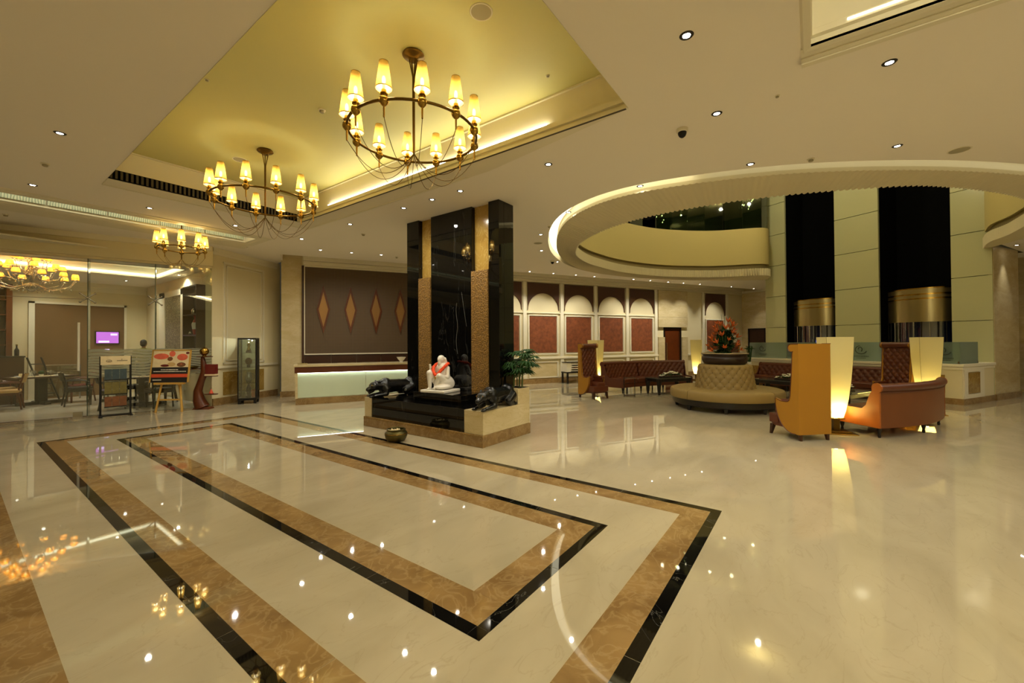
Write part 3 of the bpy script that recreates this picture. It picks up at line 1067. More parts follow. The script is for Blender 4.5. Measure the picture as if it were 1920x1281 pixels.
# ---- glass restaurant front
GA = atan2(GD.y, GD.x)
gb = struct(MB().box(-8, -.12, 3.60, 3.56, .12, 4.12).box(-8, -.04, 3.55, 3.54, .04, 3.60).build('wall_front', M['wall'], loc=(*G0, 0), rz=GA))
MB().box(-8, -.16, 3.98, 3.54, -.12, 4.1).build('cornice', M['trim'], gb)
gf = thing('glazed_partition', 'clear frameless glass front of the restaurant with wavy etched band', 'glass wall', (*G0, 0), GA)
for a, b in ((-7.5, -4.9), (-4.89, -2.3), (-2.29, -.03)):
    MB().box(a, -.006, .0, b, .006, 3.55).build('pane', M['glass'], gf)
MB().box(-.02, -.006, .02, 1.262, .006, 2.62).build('door_leaf', M['glass'], gf)
MB().box(-.02, -.006, 2.635, 1.262, .006, 3.55).build('pane', M['glass'], gf)
for a, b in ((1.285, 2.425), (2.435, 3.53)):
    for z0, z1, mt in ((0, .85, 'glass'), (.85, 1.50, 'frost_wave'), (1.50, 3.55, 'glass')):
        MB().box(a, -.006, z0, b, .006, z1).build('pane' if mt == 'glass' else 'etched_band', M[mt], gf)
MB().box(-7.5, -.012, 2.622, 1.27, .012, 2.633).build('door_head', M['steel'], gf)
for s in (1.273, 2.43):
    MB().box(s - .006, -.008, 0, s + .006, .008, 3.55).build('joint', M['glass_edge'], gf)
    sp = MB()
    for sx in (-1, 1):
        for sz in (-1, 1):
            sp.tube([(s, -.03, 2.66), (s + sx * .12, -.03, 2.66 + sz * .10)], [.016, .010], 8)
            sp.ball((s + sx * .12, -.02, 2.66 + sz * .10), .022, 8, 6)
    sp.ball((s, -.03, 2.66), .03, 8, 6)
    sp.build('spider_bracket', M['steel'], gf, smooth=50)
    MB().box(s - .006, .01, 0, s + .006, .22, 3.55).build('glass_fin', M['glass_vit'], gf)
MB().tube([(1.14, -.05, 1.02), (1.14, -.05, 2.1)], .022, 10).box(1.13, -.05, 1.15, 1.15, .0, 1.17).box(1.13, -.05, 1.95, 1.15, 0, 1.97).build('door_handle', M['white'], gf, smooth=50)
MB().box(1.05, -.03, .0, 1.2, .03, .1).build('patch_fitting', M['steel'], gf)

# ---- restaurant room
rf = struct(sheet('floor', [GL, G1, (4.05, 12.9), (4.05, 18.6), (-7, 18.6)], [], 0.004, M['rest_floor']))
RY = 18.45
rb = struct(MB().box(-7, RY, 0, 4.2, RY + .2, 3.95).build('wall_rear', M['wall']))
MB().box(-7, RY - .1, 3.42, 4.0, RY, 3.55).box(-7, RY - .05, 3.28, 4.0, RY, 3.42).build('cornice', M['trim'], rb)
MB().box(1.50, RY - .03, .0, 3.44, RY, 2.83).build('wall_panel', M['rest_panel'], rb)
MB().box(1.38, RY - .06, 0, 1.50, RY, 2.89).box(3.44, RY - .06, 0, 3.50, RY, 2.89).box(1.38, RY - .06, 2.83, 3.50, RY, 2.89).build('panel_frame', M['trim'], rb)
rr_ = struct(MB().box(4.02, 12.7, 0, 4.2, 18.6, 3.95).build('wall_side', M['wall']))
MB().box(3.96, 14.68, .4, 4.02, 16.15, 3.03).build('mosaic_panel', M['mosaic'], rr_)
MB().box(3.94, 14.40, .3, 4.02, 14.68, 3.2).box(3.94, 16.15, .3, 4.02, 16.7, 3.2).box(3.94, 14.40, 3.03, 4.02, 16.7, 3.2).build('panel_frame', M['trim'], rr_)
nic = MB().box(3.985, 12.75, .85, 4.02, 13.72, 3.13).build('niche_back', plain('niche_dark', '#2a160a', 0.5), rr_)
for z in (1.28, 1.82, 2.36, 2.9):
    MB().box(3.74, 12.76, z, 3.99, 13.72, z + .03).build('niche_shelf', M['wood'], rr_)
MB().box(3.74, 12.72, .85, 3.99, 12.76, 3.13).box(3.74, 13.72, .85, 3.99, 13.76, 3.13).box(3.74, 12.72, 3.10, 3.99, 13.76, 3.14).build('niche_frame', M['wood'], rr_)
rc = struct(sheet('ceiling', [GL, G1, (4.05, 12.9), (4.05, 18.6), (-7, 18.6)], [[(.2, 14.15), (3.62, 13.1), (3.62, 15.5), (.2, 15.5)], [(-5.2, 15.85), (-.1, 14.25), (-.1, 15.5), (-5.2, 16.6)]], 3.55, M['ceiling']))
MB().box(-5.4, 13.0, 3.80, 3.9, 16.8, 3.83).build('cove_soffit', M['trim'], rc)
mb = MB()
for q in ([(.2, 14.15), (3.62, 13.1), (3.62, 15.5), (.2, 15.5)], [(-5.2, 15.85), (-.1, 14.25), (-.1, 15.5), (-5.2, 16.6)]):
    n = len(q)
    mb.add([(*p, 3.53) for p in q] + [(*p, 3.81) for p in q], [(i, (i + 1) % n, n + (i + 1) % n, n + i) for i in range(n)])
mb.build('cove_side', M['trim'], rc)
MB().box(.25, 15.44, 3.57, 3.6, 15.48, 3.62).box(3.56, 13.2, 3.57, 3.6, 15.44, 3.62).build('cove_light', M['tray_emit'], rc)
# outer walls that close the lobby behind the camera
struct(MB().box(-7.2, -10.9, 0, -7, 18.6, 4.1).build('wall_west', M['wall']))
struct(MB().box(-7.2, -10.9, 0, 16.4, -10.7, 4.1).build('wall_south', M['wall']))
# ================================================================ TOWER WITH PLINTH
tw = thing('granite_tower', 'tall black granite monument pillar on a stepped cream and black plinth', 'monument', (5.45, 5.6, 0))
ox, oy = 5.45, 5.6


def tb(x0, y0, z0, x1, y1, z1, name, mat, bevel=0.004, parent=None):
    return MB().box(x0 - ox, y0 - oy, z0, x1 - ox, y1 - oy, z1).build(name, mat, parent or tw, bevel=bevel)


# brown marble foot
tb(4.78, 4.05, 0, 6.08, 7.08, .185, 'foot', M['emperador'])
# black front block and cream ends
tb(4.82, 4.45, .185, 5.70, 6.87, .55, 'front_block', M['tower'])
tb(4.80, 4.06, .185, 6.07, 4.448, .545, 'cream_end', M['cream_stone'])
tb(4.80, 6.872, .185, 6.07, 7.07, .55, 'cream_end', M['cream_stone'])
tb(5.72, 3.99 + .07, .545, 6.07, 4.40, .812, 'planter_block', M['cream_stone'])
# shaft: recessed core, two piers, projecting centre slab
tb(5.80, 4.42, .55, 6.06, 6.82, ZC - .002, 'shaft_core', M['tower'])
tb(5.65, 6.47, .55, 5.80, 6.83, ZC - .002, 'pier', M['tower'])
tb(5.65, 4.40, .55, 5.80, 4.635, ZC - .002, 'pier', M['tower'])
tb(5.80, 4.40, .55, 6.08, 4.42, ZC - .002, 'side_slab', M['tower'])
tb(5.66, 5.04, .55, 5.80, 6.12, ZC - .002, 'centre_slab', M['tower'])
for y0, y1 in ((6.13, 6.465), (4.64, 5.035)):
    tb(5.74, y0, 2.90, 5.80, y1, ZC - .002, 'gold_marble_strip', M['gold_stone'])
    tb(5.63, y0 - .0, .55, 5.80, y1, 2.90, 'hammered_bronze_panel', M['bronze_relief'])
tb(5.08, 4.78, .55, 5.66, 5.98, .705, 'statue_step', M['tower'])
# hair-line crack of light stone on the centre slab
mb = MB()
pts = [(5.658, 5.42 + .02 * sin(i * 1.3), 2.35 - i * .12) for i in range(9)]
mb.tube([(x - ox, y - oy, z) for x, y, z in pts], .003, 5)
pts = [(5.658, 5.30 - i * .025, 2.55 - i * .13) for i in range(6)]
mb.tube([(x - ox, y - oy, z) for x, y, z in pts], .002, 5)
mb.build('pale_vein', plain('pale_vein', '#6a6a66', 0.5), tw)

# ---------------------------------------------------------------- seated marble statue
st = thing('marble_statue', 'white marble statue of a seated bearded man on the black monument', 'statue', (5.33, 5.52, .705), radians(188))
# local frame: +x faces the viewer's left front, figure about 0.66 m tall
MB().box(-.24, -.27, 0, .25, .27, .05).build('base', M['marble_white'], st, bevel=.012)
B0 = .05
sh = [('e', (-.06, .02, B0 + .13), (.19, .19, .13)),                    # robe around the hips
      ('c', (-.07, .02, B0 + .18), (-.05, .0, B0 + .38), .125, .115),   # trunk
      ('c', (-.05, -.09, B0 + .385), (-.05, .09, B0 + .385), .055, .055),  # shoulders
      ('c', (-.04, 0, B0 + .40), (-.02, 0, B0 + .47), .045, .04),       # neck
      ('e', (-.005, 0, B0 + .535), (.068, .055, .075)),                 # head
      ('e', (-.02, 0, B0 + .56), (.07, .06, .06)),                      # head cloth
      ('c', (-.06, .05, B0 + .55), (-.10, .07, B0 + .44), .03, .022),   # cloth knot falling on the shoulder
      ('e', (.035, 0, B0 + .475), (.03, .032, .05)),                    # beard
      ('e', (.062, 0, B0 + .535), (.012, .009, .016)),                  # nose
      ('e', (.05, .0, B0 + .56), (.012, .035, .008)),                   # brow
      ('e', (-.0, .056, B0 + .53), (.012, .008, .018)), ('e', (-.0, -.056, B0 + .53), (.012, .008, .018)),
      # left leg: foot down, knee raised
      ('c', (-.02, -.10, B0 + .12), (.17, -.12, B0 + .30), .075, .055),
      ('c', (.17, -.12, B0 + .30), (.17, -.11, B0 + .05), .05, .034),
      ('c', (.16, -.11, B0 + .022), (.23, -.12, B0 + .016), .024, .016),
      # right leg crossed over the raised knee
      ('c', (-.02, .10, B0 + .13), (.14, .08, B0 + .25), .08, .055),
      ('c', (.14, .08, B0 + .25), (.13, -.02, B0 + .08), .045, .03),
      ('c', (.13, -.02, B0 + .06), (.21, .02, B0 + .03), .026, .018),
      # robe skirt spreading over the base
      ('e', (.06, .10, B0 + .05), (.17, .13, .05)),
      ('e', (-.10, .10, B0 + .10), (.12, .12, .11)),
      # right arm: elbow out, forearm across to the knee
      ('c', (-.05, .12, B0 + .38), (.0, .16, B0 + .22), .045, .036),
      ('c', (.0, .16, B0 + .22), (.13, .06, B0 + .25), .033, .024),
      # left arm raised, palm forward
      ('c', (-.05, -.12, B0 + .38), (.04, -.17, B0 + .24), .045, .036),
      ('c', (.04, -.17, B0 + .24), (.13, -.13, B0 + .36), .032, .022),
      ('e', (.145, -.12, B0 + .395), (.014, .024, .032))]
for i, (dy, l) in enumerate(((-.018, .040), (-.006, .047), (.006, .046), (.018, .036))):
    sh.append(('c', (.148, -.12 + dy, B0 + .42), (.152, -.12 + dy * 1.25, B0 + .42 + l), .0065, .005))
sh.append(('c', (.145, -.098, B0 + .39), (.155, -.082, B0 + .415), .007, .005))
for i in range(4):
    sh.append(('c', (.145 + .0, .05 - .012 * i, B0 + .255), (.175, .045 - .013 * i, B0 + .235), .007, .0055))
blob('figure', sh, M['marble_white'], st, .0075, 3)
# marigold garland, a top-level thing hung round the neck
ga = thing('flower_garland', 'thick orange marigold garland hung round the white statue', 'garland', (5.33, 5.52, .705), radians(188))
L_, R_ = [], []
path = [(-.10, .10, .46), (-.03, .125, .45), (.05, .115, .40), (.115, .07, .32), (.14, .0, .25), (.12, -.07, .32), (.07, -.105, .40), (-.01, -.115, .45), (-.09, -.09, .47), (-.13, 0, .475)]
pp = []
for i in range(len(path)):
    a, b = Vector(path[i]), Vector(path[(i + 1) % len(path)])
    for k in range(6): pp.append(a.lerp(b, k / 6))
mb = MB()
mb.tube([(p.x, p.y, p.z + B0) for p in pp], .026, 8, closed=True)
mb.build('cord', M['orange'], ga, smooth=60)
mb = MB()
for p in pp:
    for k in range(4):
        a = random.random() * 6.28
        r = .022
        mb.ball((p.x + r * cos(a), p.y + r * sin(a), p.z + B0 + random.uniform(-.012, .012)), random.uniform(.009, .014), 6, 4)
o = mb.build('florets', M['orange'], ga); o['kind'] = 'stuff'
MB().ball((.145, 0, .25 + B0 - .03), (.02, .022, .028), 8, 6).build('tassel', plain('yellow_flower', '#e0b020', .6), ga, smooth=60)


# ---------------------------------------------------------------- panthers
def panther(loc, rz, lab, s=1.0):
    t = thing('panther_statue', lab, 'statue', loc, rz, 'black panther statues on the plinth')
    S = lambda *a: tuple(x * s for x in a)
    e = [('c', S(-.42, 0, .19), S(-.12, 0, .22), .15 * s, .135 * s),     # rump to loin
         ('c', S(-.12, 0, .22), S(.22, 0, .21), .135 * s, .155 * s),     # loin to chest
         ('e', S(-.40, 0, .25), S(.15, .14, .15)),
         ('e', S(.20, 0, .30), S(.11, .12, .10)),                        # shoulder hump
         ('c', S(.24, 0, .25), S(.40, .01, .24), .125 * s, .10 * s),     # neck
         ('e', S(.46, .01, .235), S(.115, .10, .095)),                  # skull
         ('c', S(.52, .01, .21), S(.60, .01, .175), .062 * s, .048 * s),   # muzzle
         ('c', S(.50, .01, .145), S(.57, .01, .105), .042 * s, .03 * s), # dropped jaw
         ('e', S(.40, .08, .325), S(.026, .024, .036)), ('e', S(.40, -.06, .325), S(.026, .024, .036)),
         # front legs stretched forward, elbow and wrist
         ('c', S(.22, .10, .17), S(.24, .13, .07), .075 * s, .05 * s), ('c', S(.24, .13, .06), S(.50, .11, .04), .045 * s, .034 * s), ('e', S(.55, .11, .034), S(.06, .042, .032)),
         ('c', S(.22, -.10, .17), S(.20, -.13, .07), .075 * s, .05 * s), ('c', S(.20, -.13, .06), S(.44, -.12, .04), .045 * s, .034 * s), ('e', S(.49, -.12, .034), S(.06, .042, .032)),
         # hind legs folded: thigh, shank, long foot
         ('c', S(-.40, .10, .18), S(-.20, .15, .10), .105 * s, .07 * s), ('c', S(-.20, .15, .09), S(-.38, .16, .05), .05 * s, .035 * s), ('c', S(-.38, .16, .04), S(-.22, .17, .03), .034 * s, .028 * s),
         ('c', S(-.40, -.10, .18), S(-.20, -.15, .10), .105 * s, .07 * s), ('c', S(-.20, -.15, .09), S(-.38, -.16, .05), .05 * s, .035 * s), ('c', S(-.38, -.16, .04), S(-.22, -.17, .03), .034 * s, .028 * s),
         # tail curling along the flank
         ('c', S(-.52, 0, .14), S(-.56, .12, .05), .035 * s, .028 * s), ('c', S(-.56, .12, .04), S(-.40, .20, .026), .028 * s, .022 * s)]
    for y0, x0 in ((.11, .55), (-.12, .49)):
        for k in range(4):
            e.append(('e', S(x0 + .05, y0 - .03 + .02 * k, .024), S(.022, .011, .02)))
    blob('body', e, M['panther'], t, .013, 3)
    MB().ball(S(.545, .075, .26), .010 * s, 8, 6).build('eye', M['brass'], t)
    MB().ball(S(.545, -.055, .26), .010 * s, 8, 6).build('eye', M['brass'], t)
    return t


panther((5.30, 6.82, .55), radians(171), 'black crouching panther statue on the left end of the plinth', .92)
panther((5.28, 4.19, .545), radians(187), 'black crouching panther statue on the right end, beside the palm', .90)

# ---------------------------------------------------------------- brass pot on the floor
pt = thing('brass_pot', 'squat aged brass pot with open rim on the marble floor before the plinth', 'pot', (4.33, 5.52, 0))
MB().lathe([(.10, 0), (.135, .01), (.17, .06), (.182, .11), (.175, .145), (.15, .165), (.142, .175), (.15, .185), (.152, .20), (.138, .205), (.128, .19), (.132, .172), (.15, .14), (.155, .1), (.14, .05), (.1, .02), (.0, .018)], 28, cap=True).build('body', M['brasspot'], pt, smooth=50)
MB().tube([(.176 * cos(a), .176 * sin(a), .13) for a in [2 * pi * i / 28 for i in range(28)]], .006, 6, closed=True).build('rim_band', M['brass'], pt, smooth=60)
mb = MB()
for i in range(40):
    a, r = random.random() * 6.28, .12 * sqrt(random.random())
    mb.ball((r * cos(a), r * sin(a), .172 + random.uniform(0, .01)), .014, 6, 4)
o = mb.build('floating_petals', M['cream_print'], pt); o['kind'] = 'stuff'


# ---------------------------------------------------------------- lady palm in the planter block
def leaf_fan(mb, base, direction, n, L, wd, spread=1.1):
    d = Vector(direction).normalized()
    s = d.cross(Vector((0, 0, 1)))
    if s.length < .1: s = Vector((1, 0, 0))
    s.normalize()
    for i in range(n):
        a = (i / (n - 1) - .5) * 2 * spread
        v = (d * cos(a) + s * sin(a)).normalized()
        q = v.cross(d.cross(s)).normalized()
        base = Vector(base)
        droop = Vector((0, 0, -.25 * L))
        p0 = base
        p1 = base + v * L * .5 + Vector((0, 0, .03))
        p2 = base + v * L + droop
        w = q * wd
        k = len(mb.v)
        mb.add([p0, p1 + w, p2, p1 - w, p1 + Vector((0, 0, .006))], [(0, 1, 4), (1, 2, 4), (2, 3, 4), (3, 0, 4)])


pl = thing('lady_palm', 'green lady palm with cane stems in the planter at the tower corner', 'plant', (5.93, 4.2, .812))
for i in range(7):
    a = i * 0.9
    bx, by = .10 * cos(a) * (.4 + .6 * (i % 2)), .09 * sin(a)
    h = random.uniform(.28, .62)
    tx, ty = bx + random.uniform(-.08, .12), by + random.uniform(-.12, .1)
    MB().tube([(bx, by, -.0), (bx * .9 + tx * .1, by, h * .5), (tx, ty, h)], .011, 6).build('cane', M['stem'], pl, smooth=60)
    for k in range(8):
        az = random.uniform(0, 6.28)
        f = MB()
        hh = h * random.uniform(.55, 1.02)
        st_ = Vector((bx + (tx - bx) * hh / h, by + (ty - by) * hh / h, hh))
        en = st_ + Vector((cos(az) * .12, sin(az) * .12, random.uniform(.02, .10)))
        f.tube([st_, en], .004, 4)
        leaf_fan(f, en, (cos(az), sin(az), .15), 7, random.uniform(.17, .24), .019)
        f.build('leaf_fan', M['leaf'], pl)
MB().box(-.14, -.13, -.012, .12, .18, .003).build('soil', M['soil'], pl)
# ================================================================ CHANDELIERS
def ring_chandelier(name, lab, loc, R, n, zr, zhub, ztop, scale=1.0, phase=0.0):
    """loc is the point under the canopy on the ceiling; heights are absolute"""
    t = thing(name, lab, 'chandelier', loc, phase, 'brass ring chandeliers of the lobby')
    z0 = loc[2]
    H = lambda z: z - z0
    MB().lathe([(.0, 0), (.105, 0), (.115, -.02), (.10, -.035), (.06, -.045), (.045, -.07), (.0, -.075)], 24).build('canopy', M['bronze'], t, smooth=50)
    st = MB()
    for k in range(6):
        a = k * pi / 3
        st.tube([(.045 * cos(a), .045 * sin(a), -.06), (.03 * cos(a), .03 * sin(a), -.13), (.009 * cos(a), .009 * sin(a), -.24), (.007 * cos(a), .007 * sin(a), H(zhub))], .006, 5)
    st.build('stem', M['bronze'], t, smooth=60)
    MB().tube([(R * cos(2 * pi * i / 60), R * sin(2 * pi * i / 60), H(zr)) for i in range(60)], .014, 8, closed=True).build('ring', M['bronze'], t, smooth=60)
    first = None
    for k in range(n):
        a = 2 * pi * (k + .5) / n
        if first is None:
            h = MB().lathe([(.0, -.16), (.008, -.155), (.010, -.06), (.022, -.05), (.040, -.03), (.044, -.012), (.040, .012), (.026, .022), (.024, .04), (.034, .045), (.034, .055), (.022, .06), (.022, .085), (.0, .085)], 14).build('lamp_holder', M['brass'], t, smooth=45)
            h.location = (R * cos(a), R * sin(a), H(zr))
            s = MB().lathe([(.072, .095), (.040, .335)], 20, cap=False).build('lamp_shade', M['shade'], h, smooth=60)
            MB().lathe([(.073, .091), (.0745, .097), (.072, .101)], 20, cap=False).build('shade_rim', M['brass'], h)
            MB().lathe([(.0405, .332), (.0415, .337), (.039, .337)], 20, cap=False).build('shade_rim', M['brass'], h)
            MB().ball((0, 0, .17), (.017, .017, .042), 10, 8).build('bulb', M['bulb_emit'], h, smooth=60)
            MB().lathe([(.0, .085), (.014, .085), (.014, .13), (.0, .13)], 10).build('candle_tube', M['shade_in'], h)
            point((0, 0, .21), BULB_W, WARM2, .03, h)
            point((0, 0, .115), BULB_W * .35, WARM2, .02, h)
            first = h
        else:
            copy_tree(first, loc=(R * cos(a), R * sin(a), H(zr)), parent=t)
    w0 = None
    for k in range(n):
        a = 2 * pi * (k + .5) / n
        if w0 is None:
            zl = zhub - .30 * R / .66
            pts = []
            for i in range(15):
                u = i / 14
                x = R * (1 - u)
                z = (1 - u) ** 2 * (zr - .15) + 2 * u * (1 - u) * (zl - .22 * R / .66) + u * u * zhub
                pts.append((x, 0, H(z)))
            w0 = MB().tube(pts, .0032, 5).build('wire_arm', M['bronze'], t, smooth=60)
            w0.rotation_euler = (0, 0, a)
        else:
            copy_tree(w0, rz=a, parent=t)
    return t


ring_chandelier('ring_chandelier', 'large brass ring chandelier of twelve amber shades, nearest of the three', (2.84, 3.32, ZY), .645, 12, 3.75, 3.565, ZY, phase=radians(11))
ring_chandelier('ring_chandelier', 'brass ring chandelier of twelve amber shades, farther one under the gilded tray', (2.89, 6.83, ZY), .70, 12, 3.79, 3.565, ZY, phase=radians(3))
ring_chandelier('ring_chandelier', 'small brass ring chandelier of eight shades hanging from the light slot', (2.93, 10.85, 4.41), .40, 8, 3.63, 3.42, 4.41, phase=radians(7))

# ================================================================ DOWNLIGHTS
proto = {}


def downlight(x, y, z, lab, grp, watts, deg=160, r=.052, aim=(0, 0, -1)):
    t = thing('recessed_downlight', lab, 'downlight', (x, y, z), 0, grp)
    if 'dl' not in proto:
        a = MB().lathe([(.030, -.002), (.036, -.007), (.050, -.006), (.056, -.0), (.050, .004), (.030, .004)], 20, cap=False).build('bezel', M['grey_metal'], t, smooth=50)
        b = MB().lathe([(.0, -.0025), (.033, -.0025)], 18, cap=False).build('lens', M['spot_emit'], t)
        proto['dl'] = (a, b)
    else:
        for q in proto['dl']: copy_tree(q, parent=t)
    spot((0, 0, -.02), watts, deg, 1.0 if deg > 100 else .8, (1, .94, .80), .035, aim, parent=t)
    return t


A_, B_, C_, D_, E_, F_, G_ = range(7)
GRP = 'downlights in the lobby ceiling'
ORD = ('first', 'second', 'third', 'fourth', 'fifth', 'sixth', 'seventh', 'eighth', 'ninth', 'tenth')
main = [(3.55, .81, 'recessed downlight just right of the gilded tray corner, at the top edge'),
        (4.97, .83, 'recessed downlight above the dome camera, right of the gilded tray'),
        (4.99, -.58, 'recessed downlight below the bright corner tray'),
        (7.2, -.9, 'recessed downlight over the rotunda rim at the right, by the oval speaker'),
        (6.68, .69, 'recessed downlight over the top of the rotunda rim beside a smoke detector'),
        (6.55, 2.22, 'recessed downlight left of the brightly glowing stretch of the rotunda rim'),
        (4.97, 2.98, 'first downlight of the row beside the gilded tray, nearest the camera'),
        (4.97, 4.67, 'second downlight of the row beside the gilded tray'), (4.97, 5.34, 'third downlight of the row beside the gilded tray'),
        (4.97, 6.1, 'fourth downlight of the row beside the gilded tray, left of the tower top'), (4.97, 7.82, 'fifth downlight of the row beside the gilded tray, farthest'),
        (.77, 7.15, 'recessed downlight on the ceiling left of the gilded tray, nearer one'), (.77, 9.81, 'recessed downlight at the far left, just before the light slot'),
        (2.17, 9.79, 'recessed downlight between air grille and light slot, left of the small chandelier'), (3.57, 9.82, 'recessed downlight behind the wires of the farther large chandelier'), (4.97, 9.83, 'recessed downlight past the right end of the light slot'),
        (5.87, 10.62, 'first downlight before the dark woven reception panel, leftmost'), (6.56, 10.26, 'second downlight before the dark woven reception panel'), (7.23, 9.85, 'third downlight before the dark woven reception panel, nearest the tower'),
        (7.04, 3.78, 'recessed downlight left of the rotunda rim, nearest of four'), (8.11, 5.08, 'recessed downlight left of the rotunda rim, before the round speaker'),
        (9.54, 5.96, 'recessed downlight left of the rotunda rim, past the round speaker'), (11.18, 6.4, 'recessed downlight right beside the small dome camera by the rotunda rim')]
for x, y, l in main:
    downlight(x, y, ZC, l, GRP, DOWN_W)
for k, u in enumerate((6.68, 7.65, 8.62, 9.46, 11.36, 12.24, 13.22, 14.09, 15.08, 17.1)):
    downlight(*UV(u, 12.93), ZC, 'tiny recessed downlight, %s from the left in the row along the arched wall' % ORD[k], 'downlights along the arched wall', WASH_W, 84, aim=(SU * .42, CU * .42, -1))
downlight(*UV(18.75, 13.15 - .15), ZC, 'recessed downlight washing the stone wall above the far dark door', 'wall washers', 34, 70)
downlight(*UV(16.72, 4.27), ZC, 'recessed downlight washing the stone side of the elevator core', 'wall washers', 34, 60)
# unseen lamps added to light the lobby behind and beside the viewer
for x in (-4.5, -1.5, 1.5, 4.97, 8.0, 11):
    for y in (-8, -5.5):
        spot((x, y, ZC - .02), DOWN_W * 1.4, 160, 1.0, (1, .94, .80), .035)
for x, y in ((-3.2, -2.5), (-4.5, 1.0), (-4.5, 5), (-4.5, 9), (7.3, -3.2), (10, -5), (13.5, -5.5), (-1.8, 2.5)):
    spot((x, y, ZC - .02), DOWN_W * 1.2, 160, 1.0, (1, .94, .80), .035)

# ceiling fittings
def dome(x, y, lab):
    t = thing('dome_camera', lab, 'security camera', (x, y, ZC))
    MB().lathe([(.0, 0), (.065, 0), (.065, -.03), (.055, -.04), (.0, -.04)], 20).build('mount', M['trim'], t, smooth=50)
    MB().lathe([(.048, -.04), (.047, -.06), (.036, -.085), (.018, -.1), (.0, -.104)], 18).build('dome', M['black_metal'], t, smooth=60)
dome(5.09, 1.22, 'dark dome security camera on the ceiling near the rotunda')
dome(10.94, 6.44, 'small dark dome security camera left of the glowing drum rim')


def roundel(name, x, y, z, r, lab, cat, mat='speaker', grp=None):
    t = thing(name, lab, cat, (x, y, z), 0, grp)
    MB().lathe([(r * .9, -.004), (r, -.008), (r * 1.06, -.004), (r * 1.06, .002)], 28, cap=False).build('rim', M['trim'], t, smooth=50)
    MB().lathe([(.0, -.005), (r * .92, -.005)], 28, cap=False).build('grille', M[mat], t)


roundel('ceiling_speaker', 2.84, 2.4, ZY, .10, 'round grey speaker in the gilded tray nearest the camera', 'speaker')
roundel('ceiling_speaker', 2.79, 7.5, ZY, .10, 'round speaker in the gilded tray behind the farther chandelier', 'speaker')
roundel('ceiling_speaker', 7.85, -1.58, ZC, .11, 'round speaker in the ceiling right of the rotunda downlights', 'speaker')
roundel('ceiling_speaker', 8.77, 5.58, ZC, .11, 'round speaker in the ceiling between tower and drum', 'speaker')
roundel('ceiling_speaker', 4.0, -.85, 4.5, .10, 'round speaker inside the bright corner tray', 'speaker')


def smoke(x, y, z, lab):
    t = thing('smoke_detector', lab, 'smoke detector', (x, y, z))
    k = .45 if ('tiny' in lab or 'sensor' in lab) else .9
    t.scale = (k, k, k)
    MB().lathe([(.0, 0), (.05, 0), (.05, -.015), (.0, -.015)], 16).build('base', M['trim'], t, smooth=50)
    MB().lathe([(.030, -.015), (.034, -.03), (.028, -.042), (.0, -.045)], 14).build('head', M['speaker'], t, smooth=50)


for x, y, z, l in ((5.6, 8.29, ZC, 'smoke detector on the ceiling near the reception downlights'), (6.99, 0.0, ZC, 'smoke detector on the ceiling before the rotunda rim'), (.78, 8.52, ZC, 'smoke detector on the ceiling left of the air grille'),
                   (4.98, .27, ZC, 'tiny detector on the ceiling right of the gilded tray'), (2.82, 5.06, ZY, 'smoke detector in the gilded tray between the chandeliers'), (3.97, 2.38, ZY, 'small sensor in the gilded tray by the pale side'),
                   (1.72, 5.52, ZY, 'small sensor in the gilded tray at its left edge'), (.64, 12.42, ZC, 'smoke detector on the ceiling above the glass front'), (7.63, 4.56, ZC, 'smoke detector on the ceiling beside the drum rim'), (7.68, 9.74, ZC, 'smoke detector on the ceiling left of the tower top')):
    smoke(x, y, z, l)
# ================================================================ LOUNGE
def tuft(u, v, p, q):
    a, b = u / p + v / q, u / p - v / q
    return (abs(sin(pi * a)) * abs(sin(pi * b))) ** 0.45


def buttons(fn, nu, nv, parent, mat, r=.011):
    """little covered buttons at the crossings of the tufting; fn(i, j) -> point or None"""
    mb = MB()
    for i in range(nu):
        for j in range(nv):
            p = fn(i, j)
            if p is not None: mb.ball(p, r, 6, 4)
    o = mb.build('tufting_buttons', mat, parent)
    o['kind'] = 'stuff'
    return o


